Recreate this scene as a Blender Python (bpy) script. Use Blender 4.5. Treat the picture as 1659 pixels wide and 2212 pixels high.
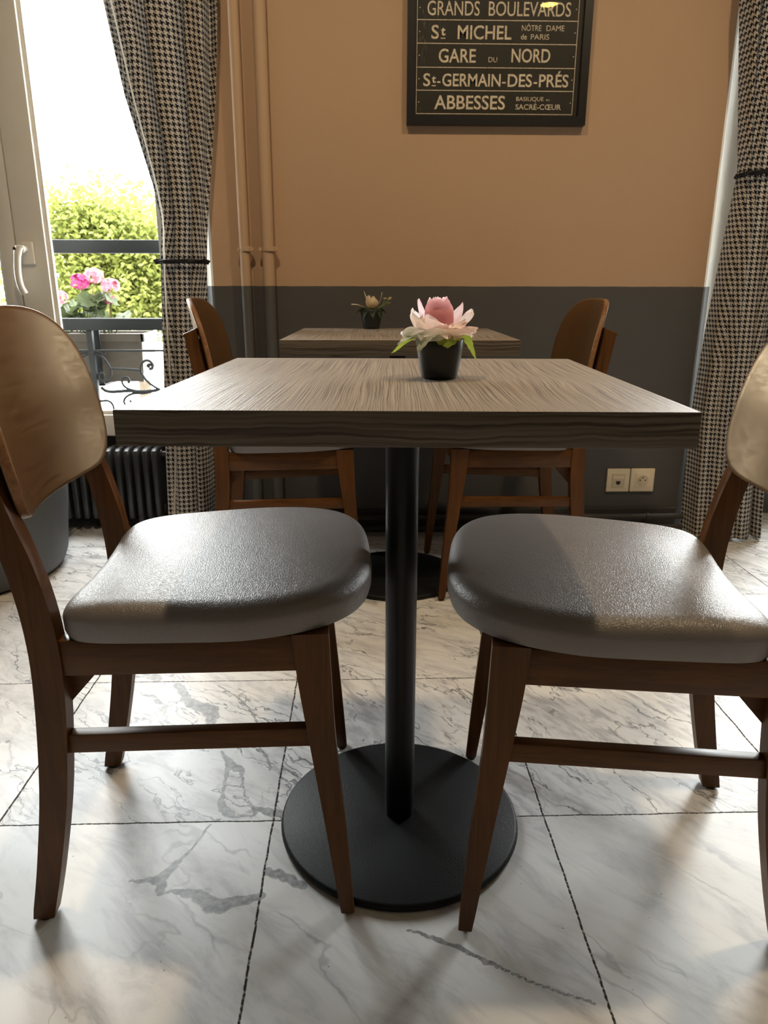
import bpy, bmesh, math, random
from mathutils import Vector, Matrix, noise as mnoise

for o in list(bpy.data.objects):
    bpy.data.objects.remove(o)
S = bpy.context.scene
COL = S.collection
R = math.radians

# ------------------------------------------------------------------ camera
cam = bpy.data.cameras.new('camera')
cam.sensor_fit = 'VERTICAL'
cam.sensor_height = 36.0
cam.lens = 36.0 * 1560.0 / 2212.0
cam.clip_start = 0.02
cam.dof.use_dof = True
cam.dof.focus_distance = 1.08
cam.dof.aperture_fstop = 13.0
cam_o = bpy.data.objects.new('camera', cam)
COL.objects.link(cam_o)
TH, ROLL, YAW = 0.2971, 0.0015, -0.028
fw = Vector((-math.sin(YAW) * math.cos(TH), math.cos(YAW) * math.cos(TH), -math.sin(TH)))
rt = Vector((math.cos(YAW), math.sin(YAW), 0.0))
up = rt.cross(fw)
cr, sr = math.cos(ROLL), math.sin(ROLL)
rt2 = rt * cr + up * sr
up2 = -rt * sr + up * cr
m = Matrix((rt2, up2, -fw)).transposed().to_4x4()
m.translation = Vector((0, 0, 0.8667))
cam_o.matrix_world = m
S.camera = cam_o

# ------------------------------------------------------------------ world, exposure
SKY = 25.5
W = bpy.data.worlds.new('sky')
S.world = W
W.use_nodes = True
wn = W.node_tree.nodes
wl = W.node_tree.links
wn.clear()
w_out = wn.new('ShaderNodeOutputWorld')
w_bg = wn.new('ShaderNodeBackground')
w_bg.inputs['Strength'].default_value = SKY
w_tc = wn.new('ShaderNodeTexCoord')
w_sep = wn.new('ShaderNodeSeparateXYZ')
w_rmp = wn.new('ShaderNodeValToRGB')
w_map = wn.new('ShaderNodeMapRange')
w_map.inputs['From Min'].default_value = -1
w_map.inputs['From Max'].default_value = 1
wl.new(w_tc.outputs['Generated'], w_sep.inputs[0])
wl.new(w_sep.outputs['Z'], w_map.inputs['Value'])
wl.new(w_map.outputs[0], w_rmp.inputs[0])
el = w_rmp.color_ramp.elements
el[0].position = 0.30
el[0].color = (0.05, 0.05, 0.045, 1)
el[1].position = 0.47
el[1].color = (0.80, 0.80, 0.78, 1)
e = w_rmp.color_ramp.elements.new(0.62)
e.color = (0.96, 0.98, 1.0, 1)
wl.new(w_rmp.outputs[0], w_bg.inputs[0])
wl.new(w_bg.outputs[0], w_out.inputs[0])
W.cycles.sampling_method = 'MANUAL'
W.cycles.sample_map_resolution = 512

S.view_settings.view_transform = 'Standard'
S.view_settings.look = 'None'
S.view_settings.gamma = 1.0
S.view_settings.use_curve_mapping = False
S.view_settings.exposure = 0.0
S.cycles.use_denoising = True
S.cycles.max_bounces = 10
S.cycles.diffuse_bounces = 5
S.cycles.glossy_bounces = 4
S.cycles.transparent_max_bounces = 16
S.cycles.sample_clamp_indirect = 6.0
LAMP = 610.0           # emission of the ceiling downlights


def portal(name, x0, x1, y, z0, z1):
    l = bpy.data.lights.new(name, 'AREA')
    l.shape = 'RECTANGLE'
    l.size = x1 - x0
    l.size_y = z1 - z0
    l.cycles.is_portal = True
    o = bpy.data.objects.new(name, l)
    COL.objects.link(o)
    o.location = ((x0 + x1) / 2, y, (z0 + z1) / 2)
    o.rotation_euler = (R(-90), 0, 0)     # shines towards -y, into the room
    return o


portal('daylight_portal', -1.80, -0.60, 2.93, 0.34, 2.35)
portal('daylight_portal', 1.345, 2.47, 2.93, 0.34, 2.35)


# ------------------------------------------------------------------ object helpers
def link(name, me, parent=None):
    o = bpy.data.objects.new(name, me)
    COL.objects.link(o)
    if parent:
        o.parent = parent
    return o


def obj(name, bm, mats, parent=None, smooth=True, angle=40):
    me = bpy.data.meshes.new(name)
    bmesh.ops.recalc_face_normals(bm, faces=bm.faces)
    bm.to_mesh(me)
    bm.free()
    if not isinstance(mats, (list, tuple)):
        mats = [mats]
    for mt in mats:
        me.materials.append(mt)
    if smooth:
        me.polygons.foreach_set('use_smooth', [True] * len(me.polygons))
        me.set_sharp_from_angle(angle=R(angle))
    return link(name, me, parent)


def tag(o, label, cat, group=None):
    o['label'] = label
    o['category'] = cat
    if group:
        o['group'] = group
    return o


def thing(name, label, cat, loc=(0, 0, 0), rotz=0.0, group=None):
    o = bpy.data.objects.new(name, None)
    o.empty_display_size = 0.05
    COL.objects.link(o)
    o.location = loc
    o.rotation_euler = (0, 0, rotz)
    return tag(o, label, cat, group)


def struct(o):
    o['kind'] = 'structure'
    return o


def dup(root, loc, rotz, label):
    r = root.copy()
    COL.objects.link(r)
    r.location = loc
    r.rotation_euler = (0, 0, rotz)
    r['label'] = label
    for ch in list(root.children):
        c = ch.copy()
        COL.objects.link(c)
        c.parent = r
        for g in ch.children:
            d = g.copy()
            COL.objects.link(d)
            d.parent = c
    return r


# ------------------------------------------------------------------ mesh helpers
def add_box(bm, x0, x1, y0, y1, z0, z1, bevel=0.0, seg=2):
    vs = [bm.verts.new((x, y, z)) for z in (z0, z1) for y in (y0, y1) for x in (x0, x1)]
    fs = [(0, 2, 3, 1), (4, 5, 7, 6), (0, 1, 5, 4), (2, 6, 7, 3), (0, 4, 6, 2), (1, 3, 7, 5)]
    faces = [bm.faces.new([vs[i] for i in f]) for f in fs]
    if bevel > 0:
        es = {e for f in faces for e in f.edges}
        bmesh.ops.bevel(bm, geom=list(es), offset=bevel, segments=seg, profile=0.6, affect='EDGES')
    return vs


def box_bm(*a, **k):
    bm = bmesh.new()
    add_box(bm, *a, **k)
    return bm


def add_prism(bm, poly, a0, a1, axis='z'):
    """extrude a polygon of (p,q) along an axis"""
    def P(p, q, a):
        if axis == 'z':
            return (p, q, a)
        if axis == 'y':
            return (p, a, q)
        return (a, p, q)
    lo = [bm.verts.new(P(p, q, a0)) for p, q in poly]
    hi = [bm.verts.new(P(p, q, a1)) for p, q in poly]
    n = len(poly)
    fs = [bm.faces.new(lo[::-1]), bm.faces.new(hi)]
    for i in range(n):
        fs.append(bm.faces.new((lo[i], lo[(i + 1) % n], hi[(i + 1) % n], hi[i])))
    return fs


def add_lathe(bm, prof, n=48, c=(0, 0, 0), close=False):
    rings = []
    for r, z in prof:
        if r < 1e-6:
            rings.append([bm.verts.new((c[0], c[1], c[2] + z))])
        else:
            rings.append([bm.verts.new((c[0] + r * math.cos(2 * math.pi * i / n), c[1] + r * math.sin(2 * math.pi * i / n), c[2] + z)) for i in range(n)])
    for a, b in zip(rings, rings[1:]):
        for i in range(n):
            j = (i + 1) % n
            if len(a) == 1 and len(b) == 1:
                continue
            if len(a) == 1:
                bm.faces.new((a[0], b[i], b[j]))
            elif len(b) == 1:
                bm.faces.new((a[i], b[0], a[j]))
            else:
                bm.faces.new((a[i], b[i], b[j], a[j]))


def catmull(pts, n=8):
    pts = [Vector(p) for p in pts]
    if len(pts) < 3:
        return pts
    out = []
    q = [pts[0] * 2 - pts[1]] + pts + [pts[-1] * 2 - pts[-2]]
    for i in range(1, len(q) - 2):
        p0, p1, p2, p3 = q[i - 1:i + 3]
        for k in range(n):
            t = k / n
            out.append(0.5 * ((2 * p1) + (p2 - p0) * t + (2 * p0 - 5 * p1 + 4 * p2 - p3) * t * t + (3 * p1 - p0 - 3 * p2 + p3) * t ** 3))
    out.append(pts[-1])
    return out


def add_tube(bm, pts, r, n=10, cap=True):
    pts = [Vector(p) for p in pts]
    rs = r if isinstance(r, (list, tuple)) else [r] * len(pts)
    ref = None
    rings = []
    for i, p in enumerate(pts):
        t = (pts[min(i + 1, len(pts) - 1)] - pts[max(i - 1, 0)])
        t.normalize()
        if ref is None:
            ref = Vector((0, 0, 1)) if abs(t.z) < 0.9 else Vector((1, 0, 0))
        a = (ref - t * ref.dot(t))
        if a.length < 1e-5:
            a = t.orthogonal()
        a.normalize()
        ref = a
        b = t.cross(a)
        rings.append([bm.verts.new(p + (a * math.cos(2 * math.pi * k / n) + b * math.sin(2 * math.pi * k / n)) * rs[i]) for k in range(n)])
    for a, b in zip(rings, rings[1:]):
        for k in range(n):
            bm.faces.new((a[k], a[(k + 1) % n], b[(k + 1) % n], b[k]))
    if cap:
        bm.faces.new(rings[0][::-1])
        bm.faces.new(rings[-1])


def grid_face(bm, pts, uv=None, uvl=None, closed=False):
    """pts[i][j] -> quads; uv same shape"""
    vs = [[bm.verts.new(p) for p in row] for row in pts]
    for i in range(len(vs) - 1):
        for j in range(len(vs[0]) - 1):
            f = bm.faces.new((vs[i][j], vs[i][j + 1], vs[i + 1][j + 1], vs[i + 1][j]))
            if uv:
                for lp, (a, b) in zip(f.loops, ((i, j), (i, j + 1), (i + 1, j + 1), (i + 1, j))):
                    lp[uvl].uv = uv[a][b]
    return vs


# ------------------------------------------------------------------ material helpers
class NT:
    def __init__(self, name):
        self.m = bpy.data.materials.new(name)
        self.m.use_nodes = True
        self.n = self.m.node_tree.nodes
        self.l = self.m.node_tree.links
        self.n.clear()
        self.out = self.n.new('ShaderNodeOutputMaterial')

    def node(self, t, **kw):
        nd = self.n.new(t)
        for k, v in kw.items():
            if k.startswith('i_'):
                nd.inputs[k[2:].replace('_', ' ')].default_value = v
            else:
                setattr(nd, k, v)
        return nd

    def set(self, sock, v):
        if hasattr(v, 'is_output'):
            self.l.new(v, sock)
        else:
            sock.default_value = v

    def math(self, op, a, b=None, c=None):
        nd = self.n.new('ShaderNodeMath')
        nd.operation = op
        self.set(nd.inputs[0], a)
        if b is not None:
            self.set(nd.inputs[1], b)
        if c is not None:
            self.set(nd.inputs[2], c)
        return nd.outputs[0]

    def vmath(self, op, a, b=None):
        nd = self.n.new('ShaderNodeVectorMath')
        nd.operation = op
        self.set(nd.inputs[0], a)
        if b is not None:
            self.set(nd.inputs[1], b)
        return nd.outputs[0]

    def mix(self, f, a, b, blend='MIX'):
        nd = self.n.new('ShaderNodeMix')
        nd.data_type = 'RGBA'
        nd.blend_type = blend
        self.set(nd.inputs[0], f)
        for i, v in ((6, a), (7, b)):
            if not hasattr(v, 'is_output') and len(v) == 3:
                v = (*v, 1)
            self.set(nd.inputs[i], v)
        return nd.outputs[2]

    def ramp(self, f, stops, interp='LINEAR'):
        nd = self.n.new('ShaderNodeValToRGB')
        nd.color_ramp.interpolation = interp
        els = nd.color_ramp.elements
        for i, (p, c) in enumerate(stops):
            if i < 2:
                x = els[i]
                x.position = p
            else:
                x = els.new(p)
            x.color = (*c, 1) if len(c) == 3 else c
        self.set(nd.inputs[0], f)
        return nd.outputs[0]

    def maprange(self, v, a, b, c=0.0, d=1.0, smooth=True):
        nd = self.n.new('ShaderNodeMapRange')
        if smooth:
            nd.interpolation_type = 'SMOOTHSTEP'
        self.set(nd.inputs['Value'], v)
        for k, x in (('From Min', a), ('From Max', b), ('To Min', c), ('To Max', d)):
            nd.inputs[k].default_value = x
        return nd.outputs[0]

    def coord(self, kind='Object', scale=(1, 1, 1), loc=(0, 0, 0), rot=(0, 0, 0)):
        tc = self.n.new('ShaderNodeTexCoord')
        mp = self.n.new('ShaderNodeMapping')
        mp.inputs['Scale'].default_value = scale
        mp.inputs['Location'].default_value = loc
        mp.inputs['Rotation'].default_value = rot
        self.l.new(tc.outputs[kind], mp.inputs[0])
        return mp.outputs[0]

    def noise(self, vec, scale, detail=2.0, rough=0.5, dist=0.0):
        nd = self.n.new('ShaderNodeTexNoise')
        self.set(nd.inputs['Vector'], vec)
        nd.inputs['Scale'].default_value = scale
        nd.inputs['Detail'].default_value = detail
        nd.inputs['Roughness'].default_value = rough
        nd.inputs['Distortion'].default_value = dist
        return nd

    def bump(self, h, strength=0.2, dist=0.001, normal=None):
        nd = self.n.new('ShaderNodeBump')
        nd.inputs['Strength'].default_value = strength
        nd.inputs['Distance'].default_value = dist
        self.set(nd.inputs['Height'], h)
        if normal is not None:
            self.l.new(normal, nd.inputs['Normal'])
        return nd.outputs[0]

    def bsdf(self, color, rough=0.5, normal=None, spec=0.5, metal=0.0, **kw):
        b = self.n.new('ShaderNodeBsdfPrincipled')
        if not hasattr(color, 'is_output') and len(color) == 3:
            color = (*color, 1)
        self.set(b.inputs['Base Color'], color)
        self.set(b.inputs['Roughness'], rough)
        self.set(b.inputs['Specular IOR Level'], spec)
        self.set(b.inputs['Metallic'], metal)
        if normal is not None:
            self.l.new(normal, b.inputs['Normal'])
        for k, v in kw.items():
            self.set(b.inputs[k.replace('_', ' ')], v)
        return b.outputs[0]

    def done(self, sh):
        self.l.new(sh, self.out.inputs['Surface'])
        return self.m


def mat_plain(name, color, rough=0.5, var=0.08, nscale=40, spec=0.5, metal=0.0, bump=0.0, bdist=0.0005, bscale=None):
    t = NT(name)
    v = t.coord()
    n = t.noise(v, nscale, 3)
    c = t.mix(n.outputs['Fac'], [x * (1 - var) for x in color], [min(1, x * (1 + var)) for x in color])
    nm = None
    if bump:
        nb = t.noise(v, bscale or nscale * 4, 3)
        nm = t.bump(nb.outputs['Fac'], bump, bdist)
    return t.done(t.bsdf(c, rough, nm, spec, metal))


def mat_wood(name, axis, dark, light, rough=0.38, spec=0.25, fine=1.0, coat=0.0, lo=0.36, hi=0.66):
    t = NT(name)
    sc = [90 * fine] * 3
    sc['xyz'.index(axis)] = 5
    v = t.coord(scale=sc)
    n1 = t.noise(v, 1.0, 4, 0.6, 0.6)
    n2 = t.noise(v, 4.0, 3, 0.6)
    v3 = t.coord(scale=(6, 6, 6))
    n3 = t.noise(v3, 1.0, 2)
    f = t.math('ADD', t.math('MULTIPLY', n1.outputs['Fac'], 0.55), t.math('ADD', t.math('MULTIPLY', n2.outputs['Fac'], 0.2), t.math('MULTIPLY', n3.outputs['Fac'], 0.3)))
    c = t.ramp(f, [(lo, dark), (hi, light)])
    nm = t.bump(n2.outputs['Fac'], 0.02 if coat else 0.10, 0.0006)
    rg = t.maprange(n1.outputs['Fac'], 0.3, 0.7, rough - 0.05, rough + 0.07)
    return t.done(t.bsdf(c, rg, nm, spec, IOR=1.5 + coat, Specular_Tint=(1.0, 1.0 - 0.34 * coat, 1.0 - 0.72 * coat, 1.0)))


WD, WL = (0.058, 0.0205, 0.0040), (0.128, 0.050, 0.0105)
M_wood_z = mat_wood('beech_upright', 'z', WD, WL)
M_wood_x = mat_wood('beech_rail', 'x', WD, WL)
M_wood_y = mat_wood('beech_cross', 'y', WD, WL)
M_panel = mat_wood('plywood_face', 'y', (0.070, 0.031, 0.010), (0.118, 0.056, 0.019), 0.36, 0.5, 2.2, 0.80, 0.28, 0.72)
M_ply = mat_wood('plywood_edge', 'y', (0.14, 0.06, 0.025), (0.34, 0.17, 0.075), 0.4)
M_glide = mat_plain('glide_felt', (0.02, 0.018, 0.016), 0.8)


def mat_vinyl():
    t = NT('grey_vinyl')
    v = t.coord()
    vo = t.node('ShaderNodeTexVoronoi')
    vo.feature = 'DISTANCE_TO_EDGE'
    vo.inputs['Scale'].default_value = 330
    nz = t.noise(v, 160, 2)
    vv = t.vmath('ADD', v, t.vmath('MULTIPLY', nz.outputs['Color'], (0.006, 0.006, 0.006)))
    t.set(vo.inputs['Vector'], vv)
    h = t.math('MINIMUM', vo.outputs['Distance'], 0.35)
    n2 = t.noise(v, 14, 3)
    c = t.mix(n2.outputs['Fac'], (0.158, 0.142, 0.138), (0.188, 0.170, 0.165))
    nb = t.noise(v, 30, 2)
    nm = t.bump(nb.outputs['Fac'], 0.10, 0.004)
    nm = t.bump(h, 0.55, 0.0011, nm)
    return t.done(t.bsdf(c, 0.39, nm, 0.6))


M_vinyl = mat_vinyl()


def mat_tabletop():
    t = NT('grained_laminate')
    tc = t.coord()
    vlow = t.coord(scale=(5, 1.6, 1))
    low = t.noise(vlow, 1.0, 2, 0.5)
    vmid = t.coord(scale=(60, 7, 1))
    mid = t.noise(vmid, 1.0, 3, 0.55)
    sp = t.node('ShaderNodeSeparateXYZ')
    t.l.new(tc, sp.inputs[0])
    amp = t.maprange(sp.outputs['X'], -0.02, 0.16, 0.020, 0.075)
    x = t.math('ADD', sp.outputs['X'], t.math('MULTIPLY', t.math('SUBTRACT', low.outputs['Fac'], 0.5), amp))
    x = t.math('ADD', x, t.math('MULTIPLY', t.math('SUBTRACT', mid.outputs['Fac'], 0.5), 0.006))
    cb = t.node('ShaderNodeCombineXYZ')
    t.l.new(t.math('MULTIPLY', x, 780.0), cb.inputs[0])
    t.l.new(t.math('MULTIPLY', sp.outputs['Y'], 3.5), cb.inputs[1])
    ln = t.noise(cb.outputs[0], 1.0, 2, 0.5)
    f = ln.outputs['Fac']
    vf = t.coord(scale=(900, 60, 1))
    fine = t.noise(vf, 1.0, 2)
    c = t.ramp(f, [(0.34, (0.045, 0.034, 0.027)), (0.46, (0.22, 0.185, 0.155)), (0.62, (0.36, 0.315, 0.27))])
    c = t.mix(0.22, c, t.mix(fine.outputs['Fac'], (0.10, 0.08, 0.065), (0.36, 0.31, 0.26)))
    nm = t.bump(f, 0.5, 0.0012)
    rg = t.maprange(f, 0.3, 0.7, 0.56, 0.41)
    return t.done(t.bsdf(c, rg, nm, 0.5))


def mat_tableedge():
    t = NT('laminate_edge_band')
    tc = t.coord()
    vlow = t.coord(scale=(6, 6, 10))
    low = t.noise(vlow, 1.0, 3, 0.6)
    sp = t.node('ShaderNodeSeparateXYZ')
    t.l.new(tc, sp.inputs[0])
    z = t.math('ADD', sp.outputs['Z'], t.math('MULTIPLY', t.math('SUBTRACT', low.outputs['Fac'], 0.5), 0.022))
    cb = t.node('ShaderNodeCombineXYZ')
    t.l.new(t.math('MULTIPLY', z, 260.0), cb.inputs[2])
    t.l.new(t.math('MULTIPLY', sp.outputs['X'], 3.0), cb.inputs[0])
    t.l.new(t.math('MULTIPLY', sp.outputs['Y'], 3.0), cb.inputs[1])
    ln = t.noise(cb.outputs[0], 1.0, 2, 0.55)
    c = t.ramp(ln.outputs['Fac'], [(0.36, (0.045, 0.034, 0.023)), (0.5, (0.105, 0.084, 0.062)), (0.68, (0.150, 0.123, 0.092))])
    return t.done(t.bsdf(c, 0.5, t.bump(ln.outputs['Fac'], 0.3, 0.0008), 0.3))


M_ttop = mat_tabletop()
M_tedge = mat_tableedge()
M_black = mat_plain('black_powder_coat', (0.0055, 0.006, 0.0068), 0.5, 0.15, 200, 0.24, 0.0, 0.6, 0.0008, 420)
M_pole = mat_plain('black_pole_paint', (0.004, 0.0043, 0.005), 0.36, 0.1, 120, 0.27, 0.0, 0.06, 0.0004, 500)
M_pot = mat_plain('anthracite_pot', (0.018, 0.020, 0.021), 0.42, 0.08, 100, 0.5)
M_planter = mat_plain('grey_planter', (0.075, 0.077, 0.078), 0.55, 0.06, 60, 0.4)
M_soil = mat_plain('soil', (0.02, 0.014, 0.01), 0.95, 0.5, 90, 0.2, 0, 0.8, 0.01, 80)
M_iron = mat_plain('black_iron', (0.010, 0.0115, 0.013), 0.6, 0.25, 60, 0.25, 0, 0.3, 0.001, 120)
M_pvc = mat_plain('white_window_plastic', (0.78, 0.75, 0.68), 0.38, 0.03, 20, 0.5)
M_handle = mat_plain('white_handle', (0.78, 0.75, 0.69), 0.3, 0.02, 20, 0.5)
M_chrome = mat_plain('lock_metal', (0.5, 0.5, 0.5), 0.25, 0.05, 40, 0.5, 1.0)
M_rad = mat_plain('dark_radiator_paint', (0.028, 0.029, 0.031), 0.36, 0.08, 60, 0.5)
M_frame = mat_plain('black_picture_frame', (0.008, 0.008, 0.009), 0.35, 0.1, 60, 0.5)
M_socket = mat_plain('cream_socket_plastic', (0.78, 0.68, 0.50), 0.4, 0.03, 40, 0.5)
M_socketin = mat_plain('socket_recess', (0.62, 0.53, 0.38), 0.45, 0.03, 40, 0.5)
M_hole = mat_plain('socket_hole', (0.01, 0.01, 0.01), 0.6)
M_ceil = mat_plain('ceiling_paint', (0.46, 0.44, 0.40), 0.8, 0.03, 5, 0.2)
M_tie = mat_plain('black_cord', (0.012, 0.012, 0.015), 0.6, 0.2, 300, 0.3)



def mat_wallpaint(name, top, bottom, zline):
    t = NT(name)
    g = t.node('ShaderNodeNewGeometry')
    sp = t.node('ShaderNodeSeparateXYZ')
    t.l.new(g.outputs['Position'], sp.inputs[0])
    v = t.coord()
    n = t.noise(v, 3.0, 4)
    c1 = t.mix(n.outputs['Fac'], [x * 0.96 for x in top], [x * 1.04 for x in top])
    c2 = t.mix(n.outputs['Fac'], [x * 0.93 for x in bottom], [x * 1.07 for x in bottom])
    we = t.noise(v, 25.0, 2)
    z = t.math('ADD', sp.outputs['Z'], t.math('MULTIPLY', t.math('SUBTRACT', we.outputs['Fac'], 0.5), 0.003))
    f = t.math('GREATER_THAN', z, zline)
    c = t.mix(f, c2, c1)
    nb = t.noise(v, 380.0, 3, 0.6)
    return t.done(t.bsdf(c, 0.62, t.bump(nb.outputs['Fac'], 0.25, 0.0012), 0.3))


TAN = (0.50, 0.340, 0.222)
GREY = (0.085, 0.083, 0.082)
M_wall = mat_wallpaint('tan_and_grey_wall_paint', TAN, GREY, 0.882)
M_reveal = mat_wallpaint('cream_and_grey_reveal_paint', (0.93, 0.90, 0.82), (0.14, 0.145, 0.15), 0.882)
M_pipe = mat_wallpaint('tan_and_grey_pipe_paint', (0.52, 0.36, 0.235), (0.10, 0.098, 0.096), 0.882)


def mat_glass(name, rough=0.0, ior=1.45, tint=(1, 1, 1)):
    t = NT(name)
    fr = t.node('ShaderNodeFresnel')
    fr.inputs['IOR'].default_value = ior
    tr = t.node('ShaderNodeBsdfTransparent')
    tr.inputs['Color'].default_value = (*tint, 1)
    gl = t.node('ShaderNodeBsdfGlossy')
    gl.inputs['Roughness'].default_value = rough
    mx = t.node('ShaderNodeMixShader')
    gb = t.node('ShaderNodeNewGeometry')
    t.l.new(t.math('MULTIPLY', fr.outputs[0], t.math('SUBTRACT', 1.0, gb.outputs['Backfacing'])), mx.inputs[0])
    t.l.new(tr.outputs[0], mx.inputs[1])
    t.l.new(gl.outputs[0], mx.inputs[2])
    return t.done(mx.outputs[0])


M_glass = mat_glass('window_glass', 0.0, 1.35, (0.97, 0.985, 0.975))
M_picglass = mat_glass('picture_glass', 0.012, 1.45, (0.97, 0.97, 0.96))


def mat_sheet(name, col_a, col_b, trans=0.45, rough=0.6, nscale=60, bump=0.3):
    """petals, leaves: diffuse plus light shining through"""
    t = NT(name)
    v = t.coord()
    n = t.noise(v, nscale, 3)
    c = t.mix(n.outputs['Fac'], col_a, col_b)
    nm = t.bump(n.outputs['Fac'], bump, 0.001)
    b = t.bsdf(c, rough, nm, 0.25)
    tl = t.node('ShaderNodeBsdfTranslucent')
    t.l.new(c, tl.inputs['Color'])
    mx = t.node('ShaderNodeMixShader')
    mx.inputs[0].default_value = trans
    t.l.new(b, mx.inputs[1])
    t.l.new(tl.outputs[0], mx.inputs[2])
    return t.done(mx.outputs[0])


def mat_houndstooth():
    t = NT('houndstooth_cloth')
    uv = t.node('ShaderNodeUVMap')
    sp = t.node('ShaderNodeSeparateXYZ')
    t.l.new(uv.outputs[0], sp.inputs[0])
    U = t.math('FLOOR', sp.outputs['X'])
    V = t.math('FLOOR', sp.outputs['Y'])
    warp = t.math('LESS_THAN', t.math('FLOORED_MODULO', U, 8.0), 4.0)
    weft = t.math('LESS_THAN', t.math('FLOORED_MODULO', V, 8.0), 4.0)
    over = t.math('LESS_THAN', t.math('FLOORED_MODULO', t.math('ADD', U, V), 4.0), 2.0)
    f = t.math('ADD', t.math('MULTIPLY', over, warp), t.math('MULTIPLY', t.math('SUBTRACT', 1.0, over), weft))
    v = t.coord()
    n = t.noise(v, 900, 2)
    light = t.mix(n.outputs['Fac'], (0.44, 0.395, 0.345), (0.58, 0.53, 0.47))
    c = t.mix(f, (0.011, 0.011, 0.014), light)
    b = t.bsdf(c, 0.85, t.bump(n.outputs['Fac'], 0.4, 0.001), 0.15)
    tl = t.node('ShaderNodeBsdfTranslucent')
    t.l.new(c, tl.inputs['Color'])
    mx = t.node('ShaderNodeMixShader')
    mx.inputs[0].default_value = 0.07
    t.l.new(b, mx.inputs[1])
    t.l.new(tl.outputs[0], mx.inputs[2])
    return t.done(mx.outputs[0])


M_hound = mat_houndstooth()
M_fold_light = mat_sheet('pale_fold_light', (0.85, 0.83, 0.78), (0.92, 0.90, 0.86), 0.75, 0.8, 200, 0.1)  # pale colour of the added strip that imitates light on a curtain fold

# ------------------------------------------------------------------ floor
TX, TY, TP, TQ = -0.160, 1.031, 0.4655, 0.467     # joint origin and tile pitch


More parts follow.
